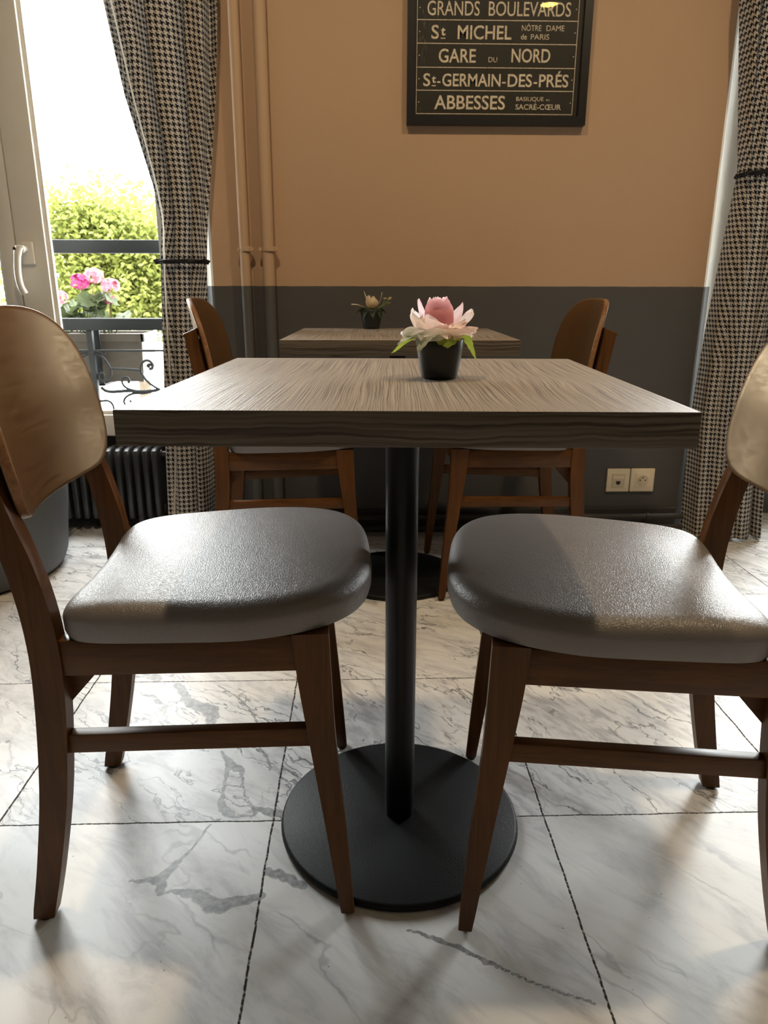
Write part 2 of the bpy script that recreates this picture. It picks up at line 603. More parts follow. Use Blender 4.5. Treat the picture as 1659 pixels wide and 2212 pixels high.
def mat_floor():
    t = NT('veined_marble_tiles')
    g = t.node('ShaderNodeNewGeometry')
    sp = t.node('ShaderNodeSeparateXYZ')
    t.l.new(g.outputs['Position'], sp.inputs[0])
    pos = g.outputs['Position']
    wob = t.noise(pos, 18.0, 2)
    wsp = t.node('ShaderNodeSeparateXYZ')
    t.l.new(wob.outputs['Color'], wsp.inputs[0])
    xx = t.math('ADD', sp.outputs['X'], t.math('MULTIPLY', t.math('SUBTRACT', wsp.outputs['X'], 0.5), 0.004))
    yy = t.math('ADD', sp.outputs['Y'], t.math('MULTIPLY', t.math('SUBTRACT', wsp.outputs['Y'], 0.5), 0.004))
    gx = t.math('DIVIDE', t.math('SUBTRACT', xx, TX), TP)
    gy = t.math('DIVIDE', t.math('SUBTRACT', yy, TY), TQ)
    ix = t.math('FLOOR', gx)
    iy = t.math('FLOOR', gy)
    dx = t.math('MULTIPLY', t.math('SUBTRACT', 0.5, t.math('ABSOLUTE', t.math('SUBTRACT', t.math('FRACT', gx), 0.5))), TP)
    dy = t.math('MULTIPLY', t.math('SUBTRACT', 0.5, t.math('ABSOLUTE', t.math('SUBTRACT', t.math('FRACT', gy), 0.5))), TQ)
    d = t.math('MINIMUM', dx, t.math('MULTIPLY', dy, 1.25))
    rag = t.noise(pos, 160.0, 3)
    dd = t.math('ADD', d, t.math('MULTIPLY', t.math('SUBTRACT', rag.outputs['Fac'], 0.5), 0.0022))
    grout = t.maprange(dd, 0.0011, 0.0021, 1.0, 0.0)
    # each slab has its own piece of stone
    cid = t.node('ShaderNodeCombineXYZ')
    t.l.new(ix, cid.inputs[0])
    t.l.new(iy, cid.inputs[1])
    wn_ = t.node('ShaderNodeTexWhiteNoise')
    wn_.noise_dimensions = '2D'
    t.l.new(cid.outputs[0], wn_.inputs['Vector'])
    off = t.vmath('MULTIPLY', wn_.outputs['Color'], (9.0, 9.0, 9.0))
    rot = t.node('ShaderNodeVectorRotate')
    rot.rotation_type = 'Z_AXIS'
    t.l.new(pos, rot.inputs['Vector'])
    t.l.new(t.maprange(wn_.outputs['Value'], 0, 1, 0.45, 1.0, False), rot.inputs['Angle'])
    q = t.vmath('ADD', rot.outputs[0], off)
    qs = t.vmath('MULTIPLY', q, (3.2, 9.5, 1.0))
    warp = t.noise(q, 6.0, 4, 0.6)
    qw = t.vmath('ADD', qs, t.vmath('MULTIPLY', warp.outputs['Color'], (0.9, 0.9, 0)))
    n1 = t.noise(qw, 0.8, 3, 0.5)
    v1 = t.math('ABSOLUTE', t.math('SUBTRACT', n1.outputs['Fac'], 0.5))
    thin = t.maprange(v1, 0.0, 0.013, 1.0, 0.0)
    msk = t.noise(q, 5.0, 2)
    amount = t.maprange(wn_.outputs['Value'], 0.1, 0.9, 0.42, 0.58)
    gate = t.maprange(t.math('SUBTRACT', msk.outputs['Fac'], amount), -0.06, 0.10, 0.0, 1.0)
    thin = t.math('MULTIPLY', thin, gate)
    n2 = t.noise(qs, 2.1, 6, 0.66, 0.8)
    cloud = t.maprange(n2.outputs['Fac'], 0.42, 0.75, 0.0, 1.0)
    base = t.mix(cloud, (0.73, 0.725, 0.715), (0.46, 0.46, 0.47))
    n4 = t.noise(q, 2.2, 3)
    base = t.mix(t.maprange(n4.outputs['Fac'], 0.45, 0.75, 0.0, 0.5), base, (0.60, 0.575, 0.53))
    col = t.mix(t.math('MULTIPLY', thin, 0.45), base, (0.22, 0.225, 0.235))
    # far, heavily figured slabs
    far = t.math('GREATER_THAN', sp.outputs['Y'], TY)
    n5 = t.noise(qw, 1.7, 4, 0.55)
    v5 = t.math('ABSOLUTE', t.math('SUBTRACT', n5.outputs['Fac'], 0.5))
    t5 = t.math('MULTIPLY', t.maprange(v5, 0.0, 0.018, 1.0, 0.0), t.math('MULTIPLY', far, 0.95))
    t5 = t.math('MULTIPLY', t5, t.maprange(msk.outputs['Fac'], 0.30, 0.55, 0.0, 1.0))
    n6 = t.noise(qs, 2.9, 5, 0.6, 1.2)
    col = t.mix(t.math('MULTIPLY', t.math('MULTIPLY', t.maprange(n6.outputs['Fac'], 0.48, 0.66), far), t.maprange(wn_.outputs['Value'], 0.2, 0.7, 0.25, 0.75)), col, (0.36, 0.35, 0.37))
    col = t.mix(t5, col, (0.15, 0.15, 0.165))
    # the big grey veins, traced slab by slab (distance stored on the mesh)
    at = t.node('ShaderNodeAttribute')
    at.attribute_name = 'vein'
    wv = t.noise(pos, 55.0, 4, 0.6)
    vd = t.math('ADD', at.outputs['Fac'], t.math('MULTIPLY', t.math('SUBTRACT', wv.outputs['Fac'], 0.5), 1.1))
    big = t.maprange(vd, 0.72, 1.0, 1.0, 0.0)
    rim = t.math('MULTIPLY', t.maprange(t.math('ABSOLUTE', t.math('SUBTRACT', vd, 0.92)), 0.0, 0.22, 1.0, 0.0), 0.5)
    inner = t.noise(pos, 90.0, 4, 0.6)
    vc = t.mix(t.maprange(inner.outputs['Fac'], 0.35, 0.65), (0.15, 0.155, 0.165), (0.34, 0.34, 0.345))
    col = t.mix(t.math('MULTIPLY', big, 0.92), col, vc)
    col = t.mix(rim, col, (0.11, 0.11, 0.115))
    # wear: pits and pale scuffs
    pit = t.node('ShaderNodeTexVoronoi')
    pit.inputs['Scale'].default_value = 42.0
    t.l.new(pos, pit.inputs['Vector'])
    pm = t.math('MULTIPLY', t.maprange(pit.outputs['Distance'], 0.045, 0.075, 1.0, 0.0), t.maprange(t.noise(pos, 9.0, 2).outputs['Fac'], 0.52, 0.60))
    col = t.mix(t.math('MULTIPLY', pm, 0.6), col, (0.12, 0.11, 0.10))
    sv = t.node('ShaderNodeVectorRotate')
    sv.rotation_type = 'Z_AXIS'
    sv.inputs['Angle'].default_value = 0.9
    t.l.new(pos, sv.inputs['Vector'])
    scr = t.noise(t.vmath('MULTIPLY', sv.outputs[0], (10.0, 300.0, 1.0)), 1.0, 2)
    scm = t.math('MULTIPLY', t.maprange(scr.outputs['Fac'], 0.56, 0.70), t.maprange(t.noise(pos, 3.5, 3).outputs['Fac'], 0.5, 0.68))
    col = t.mix(t.math('MULTIPLY', scm, 0.35), col, (0.80, 0.78, 0.75))
    gcol = t.mix(t.maprange(rag.outputs['Fac'], 0.5, 0.66), (0.022, 0.019, 0.016), (0.30, 0.27, 0.22))
    col = t.mix(grout, col, gcol)
    rough = t.math('ADD', t.maprange(n4.outputs['Fac'], 0.3, 0.7, 0.30, 0.40), t.math('ADD', t.math('MULTIPLY', scm, 0.1), t.math('MULTIPLY', grout, 0.5)))
    h = t.math('ADD', t.math('MULTIPLY', grout, -1.0), t.math('MULTIPLY', rag.outputs['Fac'], 0.05))
    nm = t.bump(h, 0.5, 0.0015)
    return t.done(t.bsdf(col, rough, nm, 0.36))


M_floor = mat_floor()

VEINS = [
    # (points on the floor with half widths, metres)
]
RX0, RX1, RY0, RY1, RZ = -3.2, 4.0, -5.2, 2.58, 2.72


def build_floor():
    bm = bmesh.new()
    xs, ys = [], []
    x = RX0
    while x < RX1:
        xs.append(x)
        x += 0.004 if -0.70 < x < 0.42 else 0.08
    xs.append(RX1)
    y = RY0
    while y < 2.80:
        ys.append(y)
        y += 0.004 if 0.56 < y < 1.56 else 0.08
    ys.append(2.80)
    vs = [[bm.verts.new((a, b, 0)) for a in xs] for b in ys]
    for i in range(len(ys) - 1):
        for j in range(len(xs) - 1):
            bm.faces.new((vs[i][j], vs[i][j + 1], vs[i + 1][j + 1], vs[i + 1][j]))
    # underside so that the slab has thickness
    add_box(bm, RX0, RX1, RY0, 2.80, -0.12, -0.005)
    o = obj('floor', bm, M_floor, smooth=False)
    me = o.data
    at = me.attributes.new('vein', 'FLOAT', 'POINT')
    segs = []
    rv = random.Random(17)
    for raw in VEINS:
        pts = []
        for p in catmull([Vector(q) for q in raw], 7):
            j = 0.0016 + 0.25 * p.z
            pts.append((p.x + rv.gauss(0, 0.5) * j, p.y + rv.gauss(0, 0.5) * j, max(0.0010, p.z * rv.uniform(0.85, 1.45))))
        for a, b in zip(pts, pts[1:]):
            segs.append((a[0], a[1], a[2], b[0], b[1], b[2]))
    boxes = [(min(s[0], s[3]) - 0.05, max(s[0], s[3]) + 0.05, min(s[1], s[4]) - 0.05, max(s[1], s[4]) + 0.05) for s in segs]
    vals = []
    for v in me.vertices:
        px, py, _ = v.co
        best = 6.0
        if -0.8 < px < 1.0 and 0.5 < py < 1.7:
            for s, bx in zip(segs, boxes):
                if px < bx[0] or px > bx[1] or py < bx[2] or py > bx[3]:
                    continue
                ax, ay, aw, bx_, by_, bw = s
                ux, uy = bx_ - ax, by_ - ay
                L2 = ux * ux + uy * uy + 1e-12
                k = max(0.0, min(1.0, ((px - ax) * ux + (py - ay) * uy) / L2))
                d = math.hypot(px - ax - ux * k, py - ay - uy * k)
                best = min(best, d / max(0.0022, aw + (bw - aw) * k))
        vals.append(best)
    at.data.foreach_set('value', vals)
    return struct(o)


VEINS[:] = [[(-0.539, 1.565, 0.00778), (-0.5076, 1.5314, 0.00982), (-0.4819, 1.5063, 0.00861)],
    [(-0.4325, 1.4906, 0.00747), (-0.403, 1.4321, 0.00929), (-0.3699, 1.3983, 0.01316), (-0.3374, 1.3746, 0.01397), (-0.3254, 1.3391, 0.00879), (-0.3247, 1.312, 0.00384)],
    [(-0.2855, 1.2297, 0.00228), (-0.2568, 1.1819, 0.00705), (-0.2402, 1.1745, 0.00702), (-0.2325, 1.1537, 0.00259)],
    [(-0.2646, 1.1891, 0.00443), (-0.2604, 1.1345, 0.00256), (-0.2584, 1.0961, 0.00332), (-0.2559, 1.0717, 0.0057), (-0.24, 1.0507, 0.00641), (-0.2245, 1.0416, 0.00239), (-0.1935, 1.0466, 0.0024), (-0.1936, 1.0612, 0.00485), (-0.1703, 1.0529, 0.00724), (-0.1478, 1.0483, 0.00642)],
    [(-0.2325, 1.1537, 0.00259), (-0.2251, 1.1206, 0.00169), (-0.2093, 1.0856, 0.00165), (-0.1952, 1.0583, 0.00242)],
    [(-0.2585, 1.1544, 0.00156), (-0.2314, 1.147, 0.00155)],
    [(-0.2567, 1.1279, 0.00136), (-0.2251, 1.1206, 0.00135)],
    [(-0.2564, 1.0961, 0.00133), (-0.2254, 1.0709, 0.0013), (-0.203, 1.0703, 0.0013)],
    [(-0.3644, 0.9048, 0.00142), (-0.336, 0.9041, 0.00426), (-0.3195, 0.9082, 0.00642), (-0.3118, 0.9196, 0.00648), (-0.3021, 0.9384, 0.00439), (-0.2925, 0.9519, 0.00222), (-0.2817, 0.9779, 0.00091), (-0.2649, 1.0257, 0.00118)],
    [(-0.3195, 0.9082, 0.00642), (-0.3105, 0.8877, 0.0049), (-0.3111, 0.8768, 0.00208), (-0.2954, 0.8829, 0.00209), (-0.2739, 0.8801, 0.00627), (-0.2516, 0.873, 0.00831), (-0.2308, 0.8554, 0.01023), (-0.2099, 0.8528, 0.00817), (-0.1912, 0.8629, 0.00688), (-0.1594, 0.8685, 0.00622)],
    [(-0.1578, 0.918, 0.0065), (-0.1308, 0.9079, 0.00645), (-0.0971, 0.8888, 0.00564)],
    [(-0.3402, 1.4801, 0.00159), (-0.2893, 1.4292, 0.00206), (-0.2539, 1.3816, 0.00221), (-0.2289, 1.3281, 0.00243)],
    [(-0.2118, 1.2391, 0.00229), (-0.188, 1.1943, 0.00267), (-0.1823, 1.1661, 0.00175)],
    [(-0.7464, 1.3161, 0.00477), (-0.7268, 1.2993, 0.00378), (-0.7246, 1.2599, 0.00276)],
    [(0.0565, 0.804, 0.00131), (0.0915, 0.7909, 0.00324), (0.128, 0.7713, 0.00319), (0.1601, 0.7525, 0.00313), (0.1827, 0.7387, 0.00216), (0.2102, 0.7227, 0.00183), (0.2374, 0.7088, 0.0015), (0.2673, 0.6968, 0.00178), (0.2871, 0.6884, 0.00118)]]
build_floor()

# ------------------------------------------------------------------ room shell
WY = 2.58          # room face of the window wall
OY = 2.92          # outer face
GYW = 2.78         # where the splayed reveals end
SPL, SPR = (-1.80, -0.60), (1.345, 2.47)
WZ0, WZ1 = 0.335, 2.35


M_white = mat_plain('white_reveal_paint', (0.92, 0.90, 0.84), 0.5, 0.02, 10, 0.3)


def build_wall_back():
    bm = bmesh.new()
    c = 0.004
    piers = [
        [(RX0, WY), (-1.89 - c, WY), (-1.89 + c, WY + c), (-1.80, GYW), (-1.80, OY), (RX0, OY)],
        [(-0.51 + c, WY), (1.18 - c, WY), (1.18 + c, WY + c), (1.215, WY + 0.042), (1.345, GYW), (1.345, OY), (-0.60, OY), (-0.60, GYW), (-0.51 - c, WY + c)],
        [(2.56 + c, WY), (RX1, WY), (RX1, OY), (2.47, OY), (2.47, GYW), (2.56 - c, WY + c)],
    ]
    for p in piers:
        for f in add_prism(bm, p, 0, RZ):
            f.normal_update()
            n = f.normal
            if abs(n.z) < 0.1 and abs(n.x) > 0.3:
                f.material_index = 1
                if f.calc_center_median().x > 1.22 and f.calc_center_median().x < 1.345:
                    f.material_index = 2
    for (a, b) in (SPL, SPR):
        for f in add_prism(bm, [(-1.89 if a < 0 else 1.18, WY), (-0.51 if a < 0 else 2.56, WY), (b, GYW), (b, OY), (a, OY), (a, GYW)], WZ1, RZ):
            pass
        add_box(bm, a, b, GYW, OY, 0, WZ0)
    return struct(obj('wall_back', bm, [M_wall, M_reveal, M_white], smooth=False))


build_wall_back()
M_dark = mat_plain('dark_brown_wall_paint', (0.13, 0.095, 0.07), 0.6, 0.05, 4, 0.3)
struct(obj('wall_left', box_bm(RX0 - 0.15, RX0, RY0, OY, 0, RZ), M_dark, smooth=False))
struct(obj('wall_right', box_bm(RX1, RX1 + 0.15, RY0, OY, 0, RZ), M_dark, smooth=False))
struct(obj('wall_front', box_bm(RX0 - 0.15, RX1 + 0.15, RY0 - 0.15, RY0, 0, RZ), M_dark, smooth=False))
struct(obj('ceiling', box_bm(RX0 - 0.15, RX1 + 0.15, RY0 - 0.15, OY, RZ, RZ + 0.15), M_ceil, smooth=False))
M_base = mat_plain('dark_grey_plinth', (0.055, 0.053, 0.052), 0.6, 0.08, 20, 0.3)
struct(obj('baseboard_back', box_bm(-0.50, 1.17, WY - 0.012, WY, 0, 0.09, bevel=0.003), M_base, smooth=False))


# ------------------------------------------------------------------ windows
def frame_bm(x0, x1, z0, z1, y0, y1, w, bev=0.004):
    """rectangular casement frame with a rebate towards the glass"""
    bm = bmesh.new()
    wl_, wr_, wb, wt = w
    add_box(bm, x0, x0 + wl_, y0, y1, z0, z1, bev)
    add_box(bm, x1 - wr_, x1, y0, y1, z0, z1, bev)
    add_box(bm, x0 + wl_ - 0.001, x1 - wr_ + 0.001, y0, y1, z0, z0 + wb, bev)
    add_box(bm, x0 + wl_ - 0.001, x1 - wr_ + 0.001, y0, y1, z1 - wt, z1, bev)
    # glazing bead, set back
    g = 0.014
    xa, xb, za, zb = x0 + wl_, x1 - wr_, z0 + wb, z1 - wt
    yb0, yb1 = y0 + 0.014, y0 + 0.030
    add_box(bm, xa - 0.001, xa + g, yb0, yb1, za, zb, 0.003)
    add_box(bm, xb - g, xb + 0.001, yb0, yb1, za, zb, 0.003)
    add_box(bm, xa, xb, yb0, yb1, za - 0.001, za + g, 0.003)
    add_box(bm, xa, xb, yb0, yb1, zb - g, zb + 0.001, 0.003)
    return bm, (xa, xb, za, zb)


def build_window(name, x0, x1, meet, with_handle):
    root = bpy.data.objects.new(name, None)
    COL.objects.link(root)
    struct(root)
    bm = bmesh.new()
    fwid = 0.045
    add_box(bm, x0, x0 + fwid, 2.745, 2.80, WZ0, WZ1, 0.003)
    add_box(bm, x1 - fwid, x1, 2.745, 2.80, WZ0, WZ1, 0.003)
    add_box(bm, x0 + fwid, x1 - fwid, 2.745, 2.80, WZ0, WZ0 + 0.035, 0.003)
    add_box(bm, x0 + fwid, x1 - fwid, 2.745, 2.80, WZ1 - 0.05, WZ1, 0.003)
    obj('window_frame', bm, M_pvc, root)
    zb, zt = WZ0 + 0.012, WZ1 - 0.03
    for (a, b, ws) in ((x0 + 0.03, meet - 0.002, (0.075, 0.053, 0.078, 0.075)), (meet + 0.002, x1 - 0.03, (0.100, 0.070, 0.078, 0.075))):
        bm, (xa, xb, za, zb2) = frame_bm(a, b, zb, zt, 2.695, 2.757, ws)
        s = obj('sash', bm, M_pvc, root)
        obj('glass_pane', box_bm(xa - 0.004, xb + 0.004, 2.726, 2.730, za - 0.004, zb2 + 0.004), M_glass, s, smooth=False)
        if with_handle and ws[0] > 0.09:
            h = bmesh.new()
            cx, zc = meet + 0.022, 0.990
            add_box(h, cx - 0.002, cx + 0.041, 2.683, 2.697, zc - 0.038, zc + 0.038, 0.006, 3)
            add_tube(h, [(cx + 0.012, 2.684, zc + 0.012), (cx + 0.012, 2.648, zc + 0.012)], [0.012, 0.0135], 14)
            add_tube(h, catmull([(cx + 0.012, 2.648, zc + 0.018), (cx + 0.004, 2.643, zc - 0.005), (cx - 0.002, 2.640, zc - 0.06), (cx + 0.0, 2.640, zc - 0.105), (cx + 0.010, 2.643, zc - 0.135)], 8),
                     [0.013] * 9 + [0.0115] * 24, 12)
            ho = obj('window_handle', h, M_handle, s)
            k = bmesh.new()
            add_tube(k, [(cx + 0.000, 2.640, zc + 0.012), (cx + 0.000, 2.631, zc + 0.012)], 0.0055, 12)
            obj('handle_lock', k, M_chrome, s)
    return root


build_window('window_1', SPL[0], SPL[1], -1.202, True)
build_window('window_2', SPR[0], SPR[1], 1.90, False)

# ------------------------------------------------------------------ chairs
def sweep_leg(secs):
    """secs: list of (z, x0, x1, y0, y1)"""
    bm = bmesh.new()
    rings = []
    for z, x0, x1, y0, y1 in secs:
        zz = z if isinstance(z, tuple) else (z, z)
        rings.append([bm.verts.new(p) for p in ((x0, y0, zz[0]), (x1, y0, zz[1]), (x1, y1, zz[1]), (x0, y1, zz[0]))])
    for a, b in zip(rings, rings[1:]):
        for k in range(4):
            bm.faces.new((a[k], a[(k + 1) % 4], b[(k + 1) % 4], b[k]))
    bm.faces.new(rings[0][::-1])
    bm.faces.new(rings[-1])
    # slim bevel along the long edges
    es = [e for e in bm.edges if abs(e.verts[0].co.z - e.verts[1].co.z) > 0.012]
    bmesh.ops.bevel(bm, geom=es, offset=0.0022, segments=2, profile=0.5, affect='EDGES')
    return bm


def lerp_tab(tab, z):
    for a, b in zip(tab, tab[1:]):
        if z <= b[0]:
            k = (z - a[0]) / (b[0] - a[0])
            return [a[i] + (b[i] - a[i]) * k for i in range(len(a))]
    return list(tab[-1])


def smooth_tab(tab, n=5):
    pts = catmull([Vector((t_[0], t_[1], t_[2])) for t_ in tab], n)
    return [(p.x, p.y, p.z) for p in pts]


REAR = [(0.006, -0.234, -0.204), (0.10, -0.2155, -0.182), (0.224, -0.196, -0.159), (0.366, -0.184, -0.145), (0.455, -0.184, -0.146), (0.54, -0.195, -0.1595), (0.62, -0.2140, -0.1825), (0.69, -0.2275, -0.1952), (0.765, -0.2410, -0.2085)]
FRONT = [(0.006, 0.206, 0.2255), (0.15, 0.188, 0.2155), (0.29, 0.169, 0.204), (0.38, 0.157, 0.200), (0.452, 0.150, 0.1975)]
FY, RY, LT = 0.211, 0.188, 0.028      # outer lateral positions, leg thickness


def seat_outline(t):
    """closed curve: front is rounded D, rear is nearly straight and a little hollow"""
    c, s = math.cos(t), math.sin(t)
    if c >= 0:
        ex = 2 / 3.5
        x = 0.262 * (abs(c) ** ex)
        y = 0.226 * math.copysign(abs(s) ** (2 / 3.3), s)
    else:
        ex = 2 / 6.5
        x = -0.160 * (abs(c) ** ex)
        y = 0.226 * math.copysign(abs(s) ** (2 / 5.0), s)
    k = (x + 0.160) / 0.42
    y *= 0.845 + 0.155 * min(1.0, max(0.0, k) * 1.7) ** 0.8
    if x < -0.10:
        x += 0.016 * (1 - (abs(y) / 0.19) ** 2) * min(1, (-0.10 - x) / 0.05) if abs(y) < 0.19 else 0
    return x, y


def build_seat_bm():
    bm = bmesh.new()
    N = 120
    ts = [2 * math.pi * i / N for i in range(N)]
    out = [seat_outline(t) for t in ts]
    cx, cy = 0.055, 0.0
    rings = []

    def ztop(x, y):
        base = 0.4945 + 0.028 * x
        dome = 0.010 * max(0.0, 1 - ((x - 0.06) / 0.24) ** 2) * max(0.0, 1 - (y / 0.22) ** 2)
        dip = 0.016 * max(0.0, min(1.0, (-0.04 - x) / 0.11)) * max(0.0, 1 - (y / 0.2) ** 2)
        return base + dome - dip
    rr = 0.027

    def ring(sc, zf):
        row = []
        for (x, y) in out:
            px, py = cx + (x - cx) * sc, cy + (y - cy) * sc
            row.append(bm.verts.new((px, py, zf(px, py))))
        rings.append(row)
    cen = bm.verts.new((cx, cy, ztop(cx, cy)))
    for sc in (0.12, 0.3, 0.5, 0.66, 0.78):
        ring(sc, ztop)
    for a in range(0, 91, 10):
        ins = rr * (1 - math.sin(R(a)))
        sc = 1 - ins / 0.205
        drop = rr * (1 - math.cos(R(a))) * 0.78
        ring(sc, lambda x, y, d=drop: ztop(x, y) - d)
    zb = lambda x, y: 0.4465 + 0.042 * x
    ring(0.998, lambda x, y: zb(x, y) + 0.010)
    ring(0.985, lambda x, y: zb(x, y) + 0.001)
    ring(0.95, zb)
    bot = bm.verts.new((cx, cy, zb(cx, cy)))
    for i in range(N):
        j = (i + 1) % N
        bm.faces.new((cen, rings[0][i], rings[0][j]))
        for a, b in zip(rings, rings[1:]):
            bm.faces.new((a[i], b[i], b[j], a[j]))
        bm.faces.new((rings[-1][i], bot, rings[-1][j]))
    return bm


PANEL = [(0, 0.848), (0.05, 0.8475), (0.09, 0.844), (0.125, 0.834), (0.152, 0.816), (0.171, 0.790), (0.183, 0.757), (0.189, 0.715), (0.190, 0.675), (0.186, 0.643), (0.176, 0.617), (0.160, 0.600), (0.138, 0.592), (0.10, 0.588), (0.05, 0.586), (0, 0.5855)]


def build_panel_bm():
    bm = bmesh.new()
    half = catmull([Vector((y, z, 0)) for y, z in PANEL], 5)
    half = [(p.x * 0.965, p.y) for p in half]
    out = half + [(-y, z) for y, z in half[-2:0:-1]]
    cy, cz = 0.0, 0.715
    th = 0.0135

    def P(y, z, d):
        x = -0.1985 - 0.175 * (z - 0.60) + 1.30 * y * y
        n = Vector((1, -2.6 * y, 0.17)).normalized()
        return Vector((x, y, z)) - n * d
    N = len(out)
    rows = []
    spec = [(s, 0.0) for s in (0.15, 0.35, 0.55, 0.72, 0.86, 0.95, 0.987)] + [(0.996, 0.0012), (1.0, 0.0035), (1.0, th - 0.0035), (0.996, th - 0.0012)] + [(s, th) for s in (0.987, 0.95, 0.86, 0.72, 0.55, 0.35, 0.15)]
    for s, d in spec:
        rows.append([bm.verts.new(P(cy + (y - cy) * s, cz + (z - cz) * s, d)) for y, z in out])
    c0 = bm.verts.new(P(cy, cz, 0))
    c1 = bm.verts.new(P(cy, cz, th))
    for i in range(N):
        j = (i + 1) % N
        bm.faces.new((c0, rows[0][i], rows[0][j]))
        for k, (a, b) in enumerate(zip(rows, rows[1:])):
            f = bm.faces.new((a[i], b[i], b[j], a[j]))
            if 7 <= k <= 9:
                f.material_index = 1
        bm.faces.new((rows[-1][i], c1, rows[-1][j]))
    return bm


def quad_bar(a, b, h, t_, axis='x'):
    """bar between points a and b (centres), height h, thickness t_ in the horizontal normal"""
    a, b = Vector(a), Vector(b)
    d = (b - a)
    hz = Vector((d.x, d.y, 0)).normalized()
    n = Vector((-hz.y, hz.x, 0)) * (t_ / 2)
    u = Vector((0, 0, h / 2))
    bm = bmesh.new()
    v = [bm.verts.new(p + s * n + r_ * u) for p in (a, b) for s, r_ in ((-1, -1), (1, -1), (1, 1), (-1, 1))]
    for f in ((0, 1, 2, 3), (7, 6, 5, 4), (0, 4, 5, 1), (1, 5, 6, 2), (2, 6, 7, 3), (3, 7, 4, 0)):
        bm.faces.new([v[i] for i in f])
    bmesh.ops.bevel(bm, geom=list(bm.edges), offset=0.0018, segments=2, profile=0.5, affect='EDGES')
    return bm


def make_chair(label, loc, rz):
    t = thing('dining_chair', label, 'chair', loc, rz, 'wooden dining chairs')
    for s in (-1, 1):
        yo = [(FY - LT) * s, FY * s]
        y0, y1 = min(yo), max(yo)
        leg = obj('front_leg', sweep_leg([(z, a, b, y0 + (0.006 * (1 - min(1, z / 0.3)) if s > 0 else 0), y1 - (0.006 * (1 - min(1, z / 0.3)) if s < 0 else 0)) for z, a, b in smooth_tab(FRONT)]), M_wood_z, t)
        g = bmesh.new()
        add_lathe(g, [(0, 0), (0.008, 0), (0.0085, 0.0065), (0, 0.0065)], 16, ((FRONT[0][1] + FRONT[0][2]) / 2, (y0 + y1) / 2, 0))
        obj('glide', g, M_glide, leg)
        yo = [(RY - LT) * s, RY * s]
        y0, y1 = min(yo), max(yo)
        secs = smooth_tab(REAR)
        sec = [(z, a, b, y0, y1) for z, a, b in secs]
        z, a, b = secs[-1]
        sec[-1] = ((z - 0.006, z + 0.008), a, b, y0, y1)
        leg = obj('rear_leg', sweep_leg(sec), M_wood_z, t)
        g = bmesh.new()
        add_lathe(g, [(0, 0), (0.011, 0), (0.0115, 0.0065), (0, 0.0065)], 16, ((REAR[0][1] + REAR[0][2]) / 2, (y0 + y1) / 2, 0))
        obj('glide', g, M_glide, leg)
        yf, yr = (FY - LT / 2) * s, (RY - LT / 2) * s
        obj('side_apron', quad_bar((-0.150, yr, 0.4165), (0.160, yf, 0.4245), 0.050, 0.022), M_wood_x, t)
        obj('side_stretcher', quad_bar((-0.158, yr, 0.289), (0.176, yf, 0.299), 0.028, 0.018), M_wood_x, t)
        g = bmesh.new()
        ya = (RY - LT - 0.020) * s
        yb = (RY - LT + 0.002) * s
        add_prism(g, [(-0.149, 0.392), (-0.100, 0.394), (-0.153, 0.335)], min(ya, yb), max(ya, yb), 'y')
        obj('corner_block', g, M_wood_x, t, smooth=False)
    obj('front_apron', box_bm(0.166, 0.186, -(FY - LT) - 0.002, FY - LT + 0.002, 0.400, 0.449, bevel=0.002), M_wood_y, t)
    obj('back_apron', box_bm(-0.152, -0.130, -(RY - LT) - 0.002, RY - LT + 0.002, 0.392, 0.438, bevel=0.002), M_wood_y, t)
    obj('seat', build_seat_bm(), M_vinyl, t, angle=60)
    obj('backrest', build_panel_bm(), [M_panel, M_ply], t, angle=50)
    return t


chair = make_chair('front wooden chair with grey vinyl seat, left of the pink rose table', (-0.254, 1.030, 0), R(2.8))
dup(chair, (0.384, 0.968, 0), R(180 - 9.3), 'front wooden chair with grey vinyl seat, right of the pink rose table')
dup(chair, (-0.234, 2.135, 0), R(2.0), 'wooden chair behind the front table, on the left by the houndstooth curtain and pipes')
dup(chair, (0.434, 2.150, 0), R(181.2), 'wooden chair behind the front table, on the right before the grey wall')


# ------------------------------------------------------------------ tables
def make_table(label, loc, rz):
    t = thing('bistro_table', label, 'table', loc, rz, 'square pedestal tables')
    h, th, a = 0.75, 0.038, 0.30
    bm = bmesh.new()
    add_box(bm, -a, a, -a, a, h - th, h, 0.0012, 2)
    for f in bm.faces:
        f.normal_update()
        if abs(f.normal.z) < 0.5:
            f.material_index = 1
    obj('tabletop', bm, [M_ttop, M_tedge], t)
    bm = bmesh.new()
    add_lathe(bm, [(0, 0), (0.190, 0), (0.1985, 0.003), (0.2005, 0.007), (0.199, 0.0125), (0.194, 0.0145), (0.06, 0.0165), (0, 0.0165)], 96)
    obj('base_disc', bm, M_black, t, angle=60)
    bm = bmesh.new()
    add_lathe(bm, [(0, 0.016), (0.0243, 0.016), (0.0243, 0.7), (0, 0.7)], 40)
    obj('pole', bm, M_pole, t)
    bm = bmesh.new()
    for k in range(4):
        d = Vector((math.cos(k * math.pi / 2 + math.pi / 4), math.sin(k * math.pi / 2 + math.pi / 4), 0))
        b2 = quad_bar(d * 0.02 + Vector((0, 0, 0.700)), d * 0.25 + Vector((0, 0, 0.706)), 0.012, 0.03)
        me = bpy.data.meshes.new('tmp')
        b2.to_mesh(me)
        b2.free()
        bm.from_mesh(me)
        bpy.data.meshes.remove(me)
    obj('top_bracket', bm, M_black, t)
    return t


table = make_table('square grained wood-look table in front, holding the pink rose', (0.0557, 1.031, 0), -0.046)
dup(table, (0.098, 2.133, 0), -0.025, 'square grained wood-look table at the back wall, holding the cream flower')

